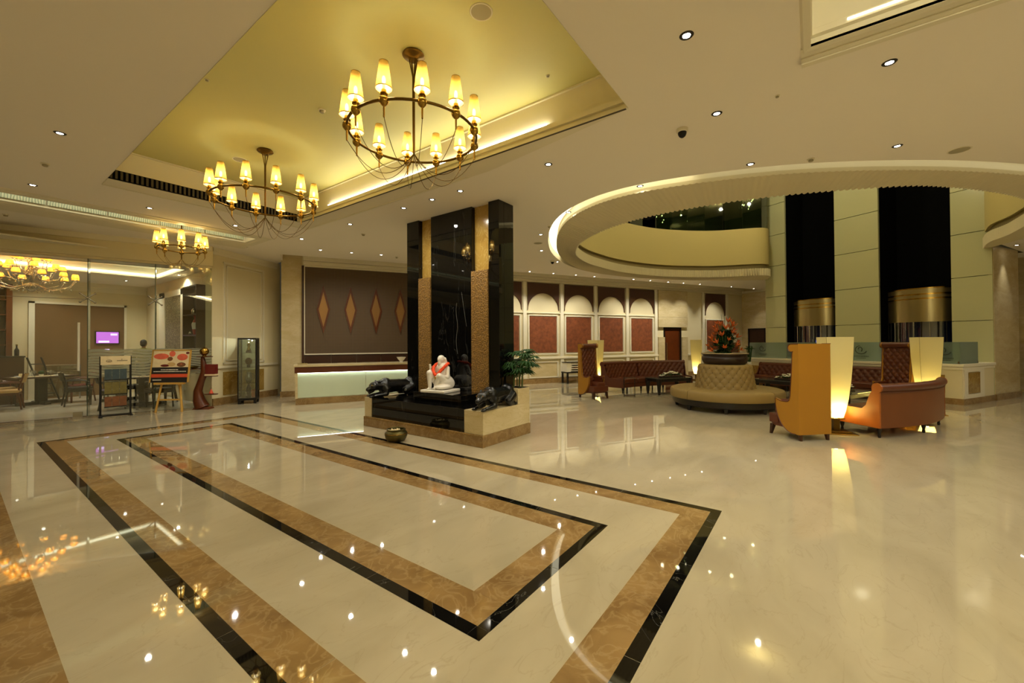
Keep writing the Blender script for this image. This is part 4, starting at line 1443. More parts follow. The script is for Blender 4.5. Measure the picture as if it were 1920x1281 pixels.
def throne(loc, rz, lab):
    t = thing('throne_chair', lab, 'armchair', (*loc, 0), rz, 'tall wing-sided throne chairs of the lounge')
    # local: x forward from the rear, y sideways, origin at the rear centre
    W = .295
    prof = [(.0, .10), (.0, 1.55), (.10, 1.55)]
    prof += [(.135 + .065 * cos(a), 1.485 + .065 * sin(a)) for a in [radians(80 - 20 * i) for i in range(11)]]
    prof += [(.115, 1.40), (.135, 1.05), (.165, .70), (.185, .63), (.22, .605), (.36, .60), (.47, .635)]
    prof += [(.47 - .36 * (1 - cos(radians(8 * i))) * 1.0, .60 - .50 * sin(radians(8 * i))) for i in range(1, 12)]
    prof += [(.06, .10)]
    for s in (-1, 1):
        y0, y1 = (W - .035, W) if s > 0 else (-W, -W + .035)
        mb = MB()
        n = len(prof)
        tri = tessellate_polygon([[Vector((x, z, 0)) for x, z in prof]])
        vs = [(x, y0, z) for x, z in prof] + [(x, y1, z) for x, z in prof]
        fs = [tuple(f) for f in tri] + [tuple(n + i for i in f[::-1]) for f in tri] + [(i, (i + 1) % n, n + (i + 1) % n, n + i) for i in range(n)]
        mb.add(vs, fs)
        sp = mb.build('side_panel', M['mustard'], t)
        yy = W + .001 if s > 0 else -W - .001
        MB().tube([(x, yy, z) for x, z in prof[1:]], .0075, 6).build('piping', M['leather'], sp, smooth=60)
    MB().box(0, -W + .035, .10, .03, W - .035, 1.55).build('back_panel', M['mustard'], t)
    def bk(u, v):
        y = (u - .5) * 2 * (W - .036)
        z = .50 + v * .92
        return (.105 + .03 * (1 - v) + .030 * tuft(y, z, .125, .17), y, z)
    MB().grid(bk, 44, 64).box(.03, -W + .036, .45, .10, W - .036, 1.42).build('tufted_back', M['leather'], t, smooth=50)
    buttons(lambda i, j: (.112, (i - 2) * .125 + (.0625 if j % 2 else 0), .51 + j * .085) if abs((i - 2) * .125 + (.0625 if j % 2 else 0)) < W - .04 and j < 11 else None, 5, 11, t, M['leather'], .010)
    MB().tube([(.13, -W + .034, 1.485), (.13, W - .034, 1.485)], .062, 16).box(.03, -W + .036, 1.42, .13, W - .036, 1.545).build('head_roll', M['leather'], t, smooth=50)
    for s in (-1, 1):
        y = s * (W - .085)
        MB().tube([(.14, y, .585), (.40, y, .58), (.50, y, .565)], [.05, .052, .05], 14).build('arm_roll', M['leather'], t, smooth=50)
        MB().box(.10, y - .045, .30, .46, y + .045, .56).build('arm_pad', M['leather'], t, bevel=.015)
    MB().box(.06, -W + .036, .16, .60, W - .036, .33).build('seat_frame', M['leather'], t, bevel=.01)
    MB().box(.12, -W + .13, .33, .64, W - .13, .46).build('seat_cushion', M['leather'], t, bevel=.03)
    MB().box(.44, -W + .02, .20, .645, W - .02, .36).build('seat_front', M['leather'], t, bevel=.02)
    for x, y, dx in ((.05, -W + .05, -.03), (.05, W - .05, -.03), (.58, -W + .05, .05), (.58, W - .05, .05)):
        MB().frustum(x + dx, y, 0, .18, .018, .018, .034, .034, dx=-dx).build('leg', M['wood'], t, bevel=.004)
    return t


def facing(fx, fy): return atan2(fy, fx)


def place_throne(cx, cy, f, lab):
    a = facing(*f)
    return throne((cx - .32 * cos(a), cy - .32 * sin(a)), a, lab)


place_throne(8.40, .215, (.70, .70), 'mustard sided throne chair in front, seen from behind beside a glowing lamp')
place_throne(10.92, 5.10, (-.38, -.92), 'throne chair with brown tufted back on the left of the lounge')
place_throne(12.95, -1.45, (-.80, .60), 'throne chair with tufted back turned to us behind the tan curved sofa')
place_throne(16.62, 2.3, (-.8, -.55), 'throne chair at the rear, partly hidden by the orange flowers')


def floor_lamp(x, y, rz, lab, watts=9):
    t = thing('floor_lamp', lab, 'floor lamp', (x, y, 0), rz, 'tall tapered floor lamps of the lounge')
    MB().box(-.24, -.24, 0, .24, .24, .018).build('base_plate', M['brass'], t, bevel=.004)
    MB().box(-.17, -.17, .018, .17, .17, .045).build('base_step', M['bronze'], t, bevel=.004)
    MB().box(-.045, -.045, .045, .045, .045, .27).build('stem', M['bronze'], t)
    MB().box(-.10, -.10, .245, .10, .10, .262).build('lamp_tray', M['brass'], t)
    lv = [(.27, .085), (.40, .112), (.60, .140), (.90, .168), (1.25, .188), (1.66, .202)]
    mb = MB()
    vs, fs = [], []
    for z, a in lv: vs += [(-a, -a, z), (a, -a, z), (a, a, z), (-a, a, z)]
    for i in range(len(lv) - 1):
        for k in range(4): fs.append((i * 4 + k, i * 4 + (k + 1) % 4, i * 4 + 4 + (k + 1) % 4, i * 4 + 4 + k))
    mb.add(vs, fs).build('lamp_shade', M['lampshade'], t)
    for sx, sy in ((-1, -1), (1, -1), (1, 1), (-1, 1)):
        MB().tube([(sx * (a - .001), sy * (a - .001), z) for z, a in lv], .0022, 4).build('shade_rib', M['brass'], t)
    MB().lathe([(.0, .265), (.022, .265), (.022, .36), (.0, .37)], 12).build('bulb', M['lamp_tube'], t, smooth=60)
    point((0, 0, .42), watts, (1, .82, .34), .03, t)
    return t


floor_lamp(9.14, -.30, radians(20), 'tall tapered glowing floor lamp beside the front throne chair', 8)
floor_lamp(12.95, 5.95, radians(-5), 'tall tapered glowing floor lamp behind the left throne chair', 9)
floor_lamp(18.2, 3.9, radians(5), 'tall tapered glowing floor lamp behind the round ottoman, farthest', 9)
floor_lamp(12.55, -1.98, radians(15), 'tall tapered glowing floor lamp at the right, behind the tan curved sofa', 8)


# ---------------------------------------------------------------- curved and straight chesterfield sofas
def sofa(name, lab, path, Lth, org, rz=0, depth=.82, nseat=3, back_mat='leather_back', end_mat='leather', zb=.84, grp=None, splits=()):
    """path(s) -> (x, y, nx, ny): outer back line and inward normal, world or local coordinates about org"""
    t = thing(name, lab, 'sofa', (*org, 0), rz, grp)
    def P(s, d, z):
        x, y, nx, ny = path(s)
        return (x - org[0] + nx * d, y - org[1] + ny * d, z)
    n = max(12, int(Lth / .06))
    def slab(s0, s1, d0, d1, z0, z1, nm, mat, par=None, bevel=.0, m=None):
        m = m or max(3, int((s1 - s0) * n / 2))
        mb = MB()
        vs = []
        for i in range(m + 1):
            s = s0 + (s1 - s0) * i / m
            vs += [P(s, d0, z0), P(s, d1, z0), P(s, d1, z1), P(s, d0, z1)]
        fs = [(0, 1, 2, 3), (m * 4 + 3, m * 4 + 2, m * 4 + 1, m * 4)]
        for i in range(m):
            for k in range(4):
                fs.append((i * 4 + k, i * 4 + (k + 1) % 4, i * 4 + 4 + (k + 1) % 4, i * 4 + 4 + k))
        mb.add(vs, fs)
        return mb.build(nm, M[mat], par or t, smooth=35, bevel=bevel)
    e = .05 / Lth
    slab(0, 1, .02, .10, .17, zb - .03, 'back_shell', back_mat)
    slab(0, 1, .05, depth - .02, .17, .30, 'seat_frame', end_mat, bevel=.01)
    for k in range(nseat):
        a, b = e + (1 - 2 * e) * k / nseat, e + (1 - 2 * e) * (k + 1) / nseat
        slab(a + .002, b - .002, .20, depth, .30, .445, 'seat_cushion', 'leather' if end_mat != 'leather_lit_orange' else 'leather', bevel=.025)
    sec = [0] + list(splits) + [1]
    for k in range(len(sec) - 1):
        a, b = sec[k] + e * .6, sec[k + 1] - (e * .6 if k == len(sec) - 2 else .004)
        nu = max(20, int((b - a) * Lth / .024))
        def bk(u, v, a=a, b=b):
            s = a + (b - a) * u
            l = (s - a) * Lth
            z = .43 + v * (zb - .46)
            return P(s, .20 - .07 * v + .035 * tuft(l, z, .17, .20), z)
        mb = MB().grid(bk, nu, 22)
        mb.build('tufted_back', M['leather'], t, smooth=50)
        cnt = int((b - a) * Lth / .17)
        buttons(lambda i, j, a=a: P(a + (i * .17 + (.085 if j % 2 else 0)) / Lth, .185 - .07 * (j / 4), .45 + j * .10) if a + (i * .17 + .085) / Lth < b else None, cnt, 4, t, M['leather'], .012)
    m = n // 2 + 6
    MB().tube([P(i / m, .055, zb - .02) for i in range(m + 1)], .072, 14).build('top_roll', M['leather'], t, smooth=50)
    MB().tube([P(i / m, .012, zb - .095) for i in range(m + 1)], .008, 6).build('piping', M['leather'], t, smooth=60)
    # shaped ends with a scroll at the top
    prof = [(.01, .17), (.01, zb - .09)] + [(.055 + .082 * cos(x), zb - .02 + .082 * sin(x)) for x in [radians(210 - 24 * i) for i in range(11)]] + [(.17, zb - .14), (.235, .52), (.30, .46), (depth - .01, .455), (depth - .005, .17)]
    for s, o in ((0.0, -.022), (1.0, .022)):
        tri = tessellate_polygon([[Vector((d, z, 0)) for d, z in prof]])
        x, y, nx, ny = path(s)
        tx, ty = (-ny, nx)
        x2, y2, _, _ = path(.5)
        if ((x2 - x) * tx + (y2 - y) * ty) * (1 if s == 0 else -1) < 0: tx, ty = -tx, -ty
        k = -.028 if s == 0 else .028
        A = [(x - org[0] + nx * d, y - org[1] + ny * d, z) for d, z in prof]
        B = [(px + tx * k, py + ty * k, pz) for px, py, pz in A]
        q = len(prof)
        MB().add(A + B, [tuple(f) for f in tri] + [tuple(q + i for i in f[::-1]) for f in tri] + [(i, (i + 1) % q, q + (i + 1) % q, q + i) for i in range(q)]).build('end_panel', M[end_mat], t)
    nl = max(2, int(Lth / .95) + 1)
    for i in range(nl):
        s = .03 + .94 * i / (nl - 1)
        for d in (.10, depth - .10):
            p = P(s, d, 0)
            MB().lathe([(.0, 0), (.018, 0), (.024, .03), (.018, .06), (.034, .12), (.036, .175), (.0, .175)], 10, Matrix.Translation(p)).build('leg', M['wood_black'], t, smooth=50)
    return t


def arc(c, R, a0, a1):
    def f(s):
        a = radians(a0 + (a1 - a0) * s)
        return (c[0] + R * cos(a), c[1] + R * sin(a), -cos(a), -sin(a))
    return f


CT = (11.1, 1.74)
sofa('curved_sofa', 'tan leather curved sofa at the right front, seen from its rounded back', arc((11.69, 1.85), 3.9, 224.4, 260.6), 3.9 * radians(36.2), (9.95, -1.3), 0, .84, 2, 'leather_back', 'leather_lit_orange', .84, 'curved leather sofas round the ottoman')
sofa('curved_sofa', 'long curved brown tufted sofa at the left rear before the arched wall', arc((11.6, 1.4), 4.2, 79, 33), 4.2 * radians(46), (13.9, 4.9), 0, .84, 4, 'leather', 'leather', .90, 'curved leather sofas round the ottoman', (.46,))
sofa('banquette', 'straight brown tufted banquette along the elevator parapet', lambda s: (*UV(14.1, 9.5 - 3.7 * s), -CU, SU), 3.7, UV(13.7, 7.7), 0, .78, 4, 'leather', 'leather', .80)

# ---------------------------------------------------------------- round ottoman
ot = thing('round_ottoman', 'large round olive ottoman with tufted conical back in the lounge centre', 'ottoman', (*CT, 0))
MB().lathe([(.0, .10), (1.10, .10), (1.17, .13), (1.19, .26), (.0, .26)], 64).build('base_frame', M['wood_black'], ot, smooth=40)
for k in range(8):
    a = radians(k * 45 + 10)
    MB().frustum(1.08 * cos(a), 1.08 * sin(a), 0, .12, .025, .025, .045, .045).build('foot', M['wood_black'], ot, bevel=.004)
for k in range(4):
    a0, a1 = radians(k * 90 - 30 + .4), radians(k * 90 + 60 - .4)
    m = 22
    sec = [(.60, .26), (1.215, .26), (1.235, .30), (1.235, .42), (1.21, .465), (1.15, .485), (.60, .485)]
    vs = []
    for i in range(m + 1):
        a = a0 + (a1 - a0) * i / m
        for r, z in sec: vs.append((r * cos(a), r * sin(a), z))
    q = len(sec)
    fs = [tuple(range(q)), tuple(m * q + i for i in range(q))[::-1]]
    for i in range(m):
        for j in range(q): fs.append((i * q + j, i * q + (j + 1) % q, (i + 1) * q + (j + 1) % q, (i + 1) * q + j))
    MB().add(vs, fs).build('seat_cushion', M['olive'], ot, smooth=50, bevel=.006)


def cone(u, v):
    a = 2 * pi * u
    z = .46 + v * .585
    r = .645 - .085 * v + .026 * tuft(a * 22 / (2 * pi) * .17, v * .585, .17, .20) - (.03 * max(0, (v - .93) / .07) ** 2)
    return (r * cos(a), r * sin(a), z)


MB().grid(cone, 220, 34).build('tufted_back', M['olive'], ot, smooth=60)
MB().lathe([(.0, 1.046), (.545, 1.046), (.56, 1.03), (.53, .99), (.0, .99)], 48).build('back_top', M['olive'], ot, smooth=50)
buttons(lambda i, j: ((.644 - .085 * (.1 * j / .585)) * cos(2 * pi * (i + (.5 if j % 2 else 0)) / 22), (.644 - .085 * (.1 * j / .585)) * sin(2 * pi * (i + (.5 if j % 2 else 0)) / 22), .46 + .1 * j) if 0 < j < 6 else None, 22, 6, ot, M['olive_dark'], .014)
pb = thing('planter_bowl', 'wide dark planter bowl on top of the round ottoman', 'planter', (*CT, 1.047))
MB().lathe([(.0, 0), (.43, 0), (.47, .03), (.50, .10), (.505, .17), (.475, .20), (.48, .225), (.515, .235), (.515, .262), (.47, .262), (.45, .20), (.0, .19)], 44).build('bowl', M['pot_dark'], pb, smooth=50)
MB().tube([(.51 * cos(a), .51 * sin(a), .262) for a in [2 * pi * i / 44 for i in range(44)]], .010, 6, closed=True).build('rim', M['cream_stone'], pb, smooth=60)
MB().lathe([(.0, .215), (.465, .208)], 30, cap=False).build('soil', M['soil'], pb)
fa = thing('flower_arrangement', 'tall tiered arrangement of orange bracts and dark leaves in the planter bowl', 'flowers', (*CT, 1.25))
rnd = random.Random(3)


def bract(mb, p, d, L):
    d = Vector(d).normalized()
    s = d.cross(Vector((.1, .2, 1))).normalized()
    q = d.cross(s)
    p = Vector(p)
    for k in range(5):
        a = 2 * pi * k / 5
        v = (d * .8 + (s * cos(a) + q * sin(a)) * .55).normalized()
        w = v.cross(d).normalized() * L * .17
        m = p + v * L * .45
        mb.add([p, m + w, p + v * L, m - w, m + d * L * .06], [(0, 1, 4), (1, 2, 4), (2, 3, 4), (3, 0, 4)])


for k in range(34):
    tier = k / 33
    ang = k * 2.39996
    zz = .10 + .72 * tier ** .9
    rr = .36 * (1 - .55 * tier) * rnd.uniform(.75, 1.05)
    tip = Vector((rr * cos(ang), rr * sin(ang), zz))
    MB().tube([(.12 * cos(ang), .12 * sin(ang), -.06), (rr * .5 * cos(ang), rr * .5 * sin(ang), zz * .55), tip], .007, 5).build('stem', M['stem'], fa, smooth=60)
    b = MB()
    bract(b, tip - Vector((0, 0, .03)), (cos(ang) * .8, sin(ang) * .8, .55 + tier), rnd.uniform(.11, .16))
    b.build('bract_cluster', M['petal'], fa)
for k in range(60):
    ang = k * 2.39996 + .7
    z0 = rnd.uniform(-.04, .55)
    L = rnd.uniform(.16, .30) * (1 - .3 * z0)
    f = MB()
    p0 = (.07 * cos(ang), .07 * sin(ang), z0)
    leaf_fan(f, p0, (cos(ang), sin(ang), rnd.uniform(.2, 1.2)), 5, L, .042, .9)
    f.build('leaf_cluster', M['leaf_dark'], fa)
MB().tube([(0, 0, -.06), (0, 0, .3), (.02, .01, .72)], [.09, .075, .03], 10).build('moss_core', M['leaf_dark'], fa, smooth=60)
for dx, dy in ((.03, .0), (-.02, .03)):
    MB().tube([(dx, dy, .6), (dx * 2, dy * 2, 1.0)], [.006, .002], 5).build('tip_spike', M['leaf'], fa)


# ---------------------------------------------------------------- coffee tables
def coffee_table(loc, rz, lab, L=1.25, Wd=.62, h=.50):
    t = thing('coffee_table', lab, 'coffee table', (*loc, 0), rz, 'dark coffee tables of the lounge')
    MB().box(-L / 2, -Wd / 2, h - .11, L / 2, Wd / 2, h - .02).build('apron', M['wood_black'], t, bevel=.012)
    MB().box(-L / 2 - .01, -Wd / 2 - .01, h - .02, L / 2 + .01, Wd / 2 + .01, h).build('glass_top', plain('dark_glass_top', '#4a4a40', 0.06), t, bevel=.004)
    for sx in (-1, 1):
        for sy in (-1, 1):
            MB().lathe([(.0, 0), (.03, 0), (.045, .10), (.055, .25), (.075, .38), (.07, h - .02), (.0, h - .02)], 12, Matrix.Translation((sx * (L / 2 - .06), sy * (Wd / 2 - .06), 0))).build('leg', M['wood_black'], t, smooth=50)
    return t


def flowers(loc, rz, lab, L=.62, n=44):
    t = thing('flower_arrangement', lab, 'flowers', loc, rz, 'low white flower arrangements')
    MB().box(-L / 2 - .02, -.085, 0, L / 2 + .02, .085, .035).build('tray', M['pot_dark'], t, bevel=.008)
    r = random.Random(int(L * 1000) + n)
    for k in range(n):
        x = r.uniform(-L / 2, L / 2)
        y = r.uniform(-.09, .09)
        z = .05 + .13 * (1 - (2 * x / L) ** 2) * r.uniform(.4, 1)
        mb = MB()
        for i in range(5):
            a = i * 1.2566
            mb.ball((x + .016 * cos(a), y + .016 * sin(a), z), (.017, .017, .011), 6, 4)
        mb.ball((x, y, z + .008), .010, 6, 4)
        mb.build('blossom', M['flower_white'], t)
    f = MB()
    for k in range(60):
        a = r.uniform(0, 6.28)
        p0 = (r.uniform(-L / 2, L / 2), r.uniform(-.07, .07), .035)
        leaf_fan(f, p0, (cos(a), sin(a), 1.0), 2, r.uniform(.06, .12), .012, .3)
    o = f.build('foliage', M['leaf'], t); o['kind'] = 'stuff'
    return t


coffee_table((13.1, 3.62), radians(-33), 'long dark coffee table before the left curved sofa, flowers on it')
coffee_table((13.95, .75), radians(60), 'long dark coffee table before the banquette, behind the ottoman')
coffee_table((11.55, -.55), radians(-25), 'dark coffee table between the tan sofa and the front lamp')
flowers((13.2, 3.56, .50), radians(-33), 'low white flower arrangement on the table before the left curved sofa', .78, 60)
flowers((13.8, .55, .50), radians(60), 'low white flower arrangement on the table behind the ottoman', .7, 50)
flowers((11.45, -.52, .50), radians(-25), 'low white flower arrangement on the table near the tan sofa', .6, 44)
# small side table beside the left throne chair
sd = thing('side_table', 'small slim metal side table next to the left throne chair', 'side table', (11.75, 4.35, 0), radians(20))
MB().box(-.17, -.17, .545, .17, .17, .56).build('table_top', M['glass_vit'], sd)
for sx in (-1, 1):
    for sy in (-1, 1):
        MB().tube([(sx * .15, sy * .15, 0), (sx * .15, sy * .15, .545)], .009, 6).build('leg', M['black_metal'], sd)
MB().box(-.16, -.16, .02, .16, .16, .03).build('lower_frame', M['steel'], sd)
# magazine console by the arched wall
mc = thing('magazine_console', 'dark low console with a white magazine rack at the arched wall', 'console', (*UV(8.95, 13.65), 0), -UA)
MB().box(-.42, -.22, .40, .42, .22, .45).build('table_top', M['wood_black'], mc, bevel=.006)
for sx in (-1, 1):
    for sy in (-1, 1):
        MB().box(sx * .38 - .03, sy * .18 - .03, 0, sx * .38 + .03, sy * .18 + .03, .40).build('leg', M['wood_black'], mc)
MB().box(-.40, -.15, .45, -.20, .15, .80).build('rack_side', M['white'], mc)
for k in range(4):
    MB().box(-.20, -.18, .48 + k * .085, .40, .12, .50 + k * .085).build('rack_shelf', M['white'], mc)
MB().box(-.42, -.18, .80, .42, .18, .825).build('rack_top', M['wood_black'], mc)
for k in range(3):
    tag(MB().box(-.12, -.12, 0, .12, .12, .03).build('magazine', M['warm_print' if k % 2 else 'charcoal'], loc=(*UV(9.05, 13.6), .50 + k * .085), rz=-UA), 'thin magazine in the wall console rack, on its %s shelf' % ('lowest', 'middle', 'upper')[k], 'magazine', 'magazines in the console rack')
# vase of bamboo by the parapet
bv = thing('bamboo_vase', 'white vase of green bamboo stalks at the left end of the banquette', 'plant', (15.98, 1.75, 0))
MB().lathe([(.0, 0), (.08, 0), (.10, .10), (.09, .55), (.065, .85), (.075, .90), (.06, .90), (.0, .86)], 18).build('vase', M['porcelain'], bv, smooth=50)
for k in range(9):
    a = k * .7
    MB().tube([(.03 * cos(a), .03 * sin(a), .86), (.06 * cos(a), .06 * sin(a), 1.2), (.09 * cos(a), .09 * sin(a), 1.40 + .02 * (k % 3))], .010, 6).build('stalk', M['leaf'], bv, smooth=60)
    f = MB(); leaf_fan(f, (.07 * cos(a), .07 * sin(a), 1.3), (cos(a), sin(a), .5), 3, .14, .012, .6); f.build('leaf_cluster', M['leaf'], bv)

# ---------------------------------------------------------------- crystals added in place of a chandelier reflected in the dark upper panes
def crystal_cluster(u, v, z, n, lab, rad=1.0):
    t = thing('crystal_glints', lab, 'chandelier', (*UV(u, v), z), -UA)
    MB().box(-rad * .3, -rad, .5, rad * .3, rad, .55).build('mount_plate', M['steel'], t)
    r = random.Random(n)
    for k in range(n):
        x, y, zz = r.uniform(-.5, .5), r.uniform(-rad, rad), r.uniform(-.35, .2)
        s = r.uniform(.02, .04)
        MB().tube([(x, y, zz), (x, y, .5)], .0025, 4).build('wire', M['steel'], t)
        MB().add([(x, y, zz - s * 1.4), (x + s, y, zz), (x, y + s, zz), (x - s, y, zz), (x, y - s, zz), (x, y, zz + s)], [(0, 2, 1), (0, 3, 2), (0, 4, 3), (0, 1, 4), (5, 1, 2), (5, 2, 3), (5, 3, 4), (5, 4, 1)]).build('crystal_glint', M['crystal_emit'] if k % 3 == 0 else M['crystal'], t)
    return t


M['crystal_emit'] = emis('crystal_glow', (1, .92, .55), 5)  # glow stands in for the reflected glimmer
crystal_cluster(12.2, 12.3, 6.75, 60, 'added crystal cluster for the chandelier glints reflected in the dark upper gallery panes', 1.2)
crystal_cluster(15.2, 10.9, 7.1, 16, 'smaller added crystal cluster for reflected glints near the elevator tower', .5)
for u, v in ((9.5, 7.0), (13, 9), (13, 5.2), (7.5, 7)):
    point((*UV(u, v), 8.3), 70, (1, .9, .6), .06)  # unseen lights added high in the void to brighten the balcony
# ================================================================ RECEPTION COUNTER AND ITEMS
rc_ = thing('reception_counter', 'long reception counter with aqua glass front and wood band', 'counter', (*UV(-.61, 12.1), 0), -UA)
CLN = 5.1
MB().box(0, 0, 0, CLN, .75, .165).build('plinth', M['emperador'], rc_)
MB().box(.03, .02, .165, CLN, .73, .82).build('body', M['trim'], rc_)
for k in range(3):
    MB().box(.05 + k * 1.68, .0, .185, .05 + k * 1.68 + 1.67, .02, .80).build('glass_panel', M['glass_counter'], rc_)
MB().box(-.01, -.03, .165, .05, .74, .83).build('end_post', M['cream_stone'], rc_)
for k in range(3):
    MB().box(-.02 + k * 1.70, -.05, .83, -.02 + k * 1.70 + 1.695, .72, .985).build('wood_band', M['wood_red'], rc_)
MB().box(-.05, -.08, .99, CLN + .02, .78, 1.04).build('stone_top', M['cream_stone'], rc_, bevel=.006)
MB().box(.05, -.045, .822, CLN, -.02, .829).build('light_strip', emis('counter_glow', (.95, 1, .85), 5), rc_)  # hidden strip added under the band to brighten the glass front
cb = thing('glass_bowl', 'small white faceted glass bowl on the reception counter', 'bowl', (*UV(2.13, 12.35), 1.04))
MB().lathe([(.0, 0), (.05, 0), (.055, .012), (.04, .03), (.09, .08), (.135, .15), (.125, .15), (.08, .09), (.0, .045)], 10).build('bowl', M['porcelain'], cb)
MB().lathe([(.128, .148), (.14, .155), (.128, .158)], 10, cap=False).build('rim', M['crystal'], cb)
lf = thing('leaflet_stack', 'stack of green printed leaflets at the left end of the reception counter', 'leaflets', (*UV(-.45, 12.3), 1.04), -UA)
for k in range(3):
    MB().box(-.12, -.09, .002 + k * .012, .12 - .01 * k, .09, .012 + k * .012).build('leaflet', M['green_print' if k != 1 else 'cream_print'], lf)

# ================================================================ DISPLAY VITRINE
va = radians(-32)
vc = (4.83, 12.40)
vt = thing('display_cabinet', 'slim glass display cabinet with black frame against the cream wall', 'display cabinet', (*vc, 0), va)
HW = .215
MB().box(-HW, -HW, 1.72, HW, HW, 1.76).build('top', M['wood_black'], vt)
MB().box(-HW, -HW, .09, HW, HW, .15).build('base', M['black_metal'], vt)
for sx in (-1, 1):
    for sy in (-1, 1):
        MB().box(sx * HW - .011 - .011 * sx, sy * HW - .011 - .011 * sy, .15, sx * HW + .011 - .011 * sx, sy * HW + .011 - .011 * sy, 1.72).build('post', M['black_metal'], vt)
        MB().box(sx * (HW - .035) - .03, sy * (HW - .035) - .03, 0, sx * (HW - .035) + .03, sy * (HW - .035) + .03, .09).build('foot', M['black_metal'], vt)
for k in range(4):
    MB().box(-HW + .02, -HW + .004, .15, HW - .02, -HW + .008, 1.72, Matrix.Rotation(k * pi / 2, 4, 'Z')).build('pane', M['glass_vit'], vt)
SHZ = (.55, .97, 1.36)
for z in SHZ:
    MB().box(-HW + .02, -HW + .012, z - .008, HW - .02, HW - .012, z).build('shelf', M['glass_vit'], vt)
point((0, .0, 1.69), 3.5, (1, .97, .9), .01, vt)  # unseen light added to brighten the cabinet's contents


def vit_item(name, lab, cat, z, fn, dx=0, dy=0):
    t = thing(name, lab, cat, (vc[0] + dx * cos(va) - dy * sin(va), vc[1] + dx * sin(va) + dy * cos(va), z), va, None)
    fn(t)
    return t


def fig(t, mat, h, mat2):
    MB().lathe([(.0, 0), (.07, 0), (.07, .05), (.05, .07), (.0, .07)], 14).build('pedestal', M[mat2], t, smooth=50)
    MB().lathe([(.0, .07), (.05, .07), (.04, .12), (.022, h * .5), (.045, h * .7), (.03, h * .82), (.018, h * .86), (.03, h * .93), (.0, h)], 12).build('body', M[mat], t, smooth=60)


vit_item('trophy_figurine', 'gilt figurine on the top shelf of the display cabinet', 'ornament', SHZ[2], lambda t: fig(t, 'brass', .30, 'wood'))
vit_item('carved_mask', 'brown carved mask on the upper middle shelf of the display cabinet', 'ornament', SHZ[1], lambda t: (MB().box(-.04, -.03, 0, .04, .03, .06).build('stand', M['wood_black'], t), MB().ball((0, 0, .16), (.085, .045, .10), 14, 10).build('face', M['wood_red'], t, smooth=60), MB().ball((0, -.04, .15), (.014, .02, .03), 8, 6).build('nose', M['wood'], t)))
vit_item('silver_jug', 'silver grey jug on the lower middle shelf of the display cabinet', 'ornament', SHZ[0], lambda t: (MB().lathe([(.0, 0), (.05, 0), (.085, .08), (.09, .17), (.05, .25), (.06, .29), (.0, .28)], 16).build('body', M['steel'], t, smooth=50), MB().tube([(.06, 0, .25), (.13, 0, .22), (.13, 0, .12), (.088, 0, .09)], .010, 6).build('handle', M['black_metal'], t, smooth=60)))
vit_item('dark_urn', 'dark slender urn standing on the floor of the display cabinet', 'ornament', .15, lambda t: (MB().lathe([(.0, 0), (.05, 0), (.03, .06), (.06, .16), (.06, .26), (.03, .33), (.045, .36), (.0, .35)], 16).build('body', M['wood_black'], t, smooth=50), MB().ball((0, 0, .37), .02, 8, 6).build('knob', M['brass'], t)))
vit_item('folded_card', 'orange folded card on the floor of the display cabinet', 'card', .15, lambda t: (MB().box(-.05, -.01, 0, .05, .0, .22, Matrix.Rotation(radians(18), 4, 'X')).build('front_leaf', M['petal'], t), MB().box(-.05, .0, 0, .05, .01, .22, Matrix.Translation((0, .13, 0)) @ Matrix.Rotation(radians(-16), 4, 'X')).build('rear_leaf', M['petal'], t)), .13, -.06)
vit_item('yellow_card', 'yellow tilted card on the floor of the display cabinet', 'card', .15, lambda t: (MB().box(-.045, -.006, 0, .045, .006, .2, Matrix.Rotation(radians(-20), 4, 'X')).build('leaf', M['green_print'], t), MB().box(-.02, .02, 0, .02, .06, .05).build('prop', M['white'], t)), -.12, -.05)

# ================================================================ BROCHURE STAND, EASEL, CURVED SHELF
bs = thing('brochure_stand', 'black brochure stand with a cream header board before the glass front', 'stand', (2.24, 12.72, 0), atan2(-.06, .45))
for sx in (-1, 1):
    MB().box(sx * .245 - .018, -.018, .02, sx * .245 + .018, .018, 1.34).build('post', M['black_metal'], bs)
    MB().box(sx * .245 - .03, -.22, 0, sx * .245 + .03, .22, .025).build('foot', M['black_metal'], bs)
MB().box(-.245, -.02, .0, .245, .02, .03).build('bottom_bar', M['black_metal'], bs)
hd = MB().box(-.245, -.03, 1.15, .245, -.012, 1.345).build('header_board', M['cream_print'], bs)
mb = MB()
mb.tube([(-.11 + .045 * cos(a), -.032, 1.235 + .022 * sin(a)) for a in [radians(24 * i) for i in range(15)]], .004, 5, closed=True)
mb.box(-.13, -.034, 1.222, -.09, -.030, 1.228)
for k in range(8): mb.box(.02 + k * .022, -.034, 1.232, .034 + k * .022, -.030, 1.248)
mb.box(.09, -.034, 1.262, .106, -.030, 1.275)
mb.build('header_print', M['wood'], hd)
for z0, z1, m_ in ((.82, 1.05, 'blue_print'), (.50, .76, 'green_print'), (.22, .44, 'warm_print')):
    MB().box(-.185, -.045, z0 - .02, .185, .0, z0).build('shelf', M['black_metal'], bs)
    for k in range(3):
        MB().box(-.18 + k * .122, -.035, z0, -.18 + k * .122 + .116, -.028, z1).build('brochure', M[m_], bs)
MB().box(-.185, -.027, .18, .185, -.02, 1.10).build('back_panel', M['glass_vit'], bs)

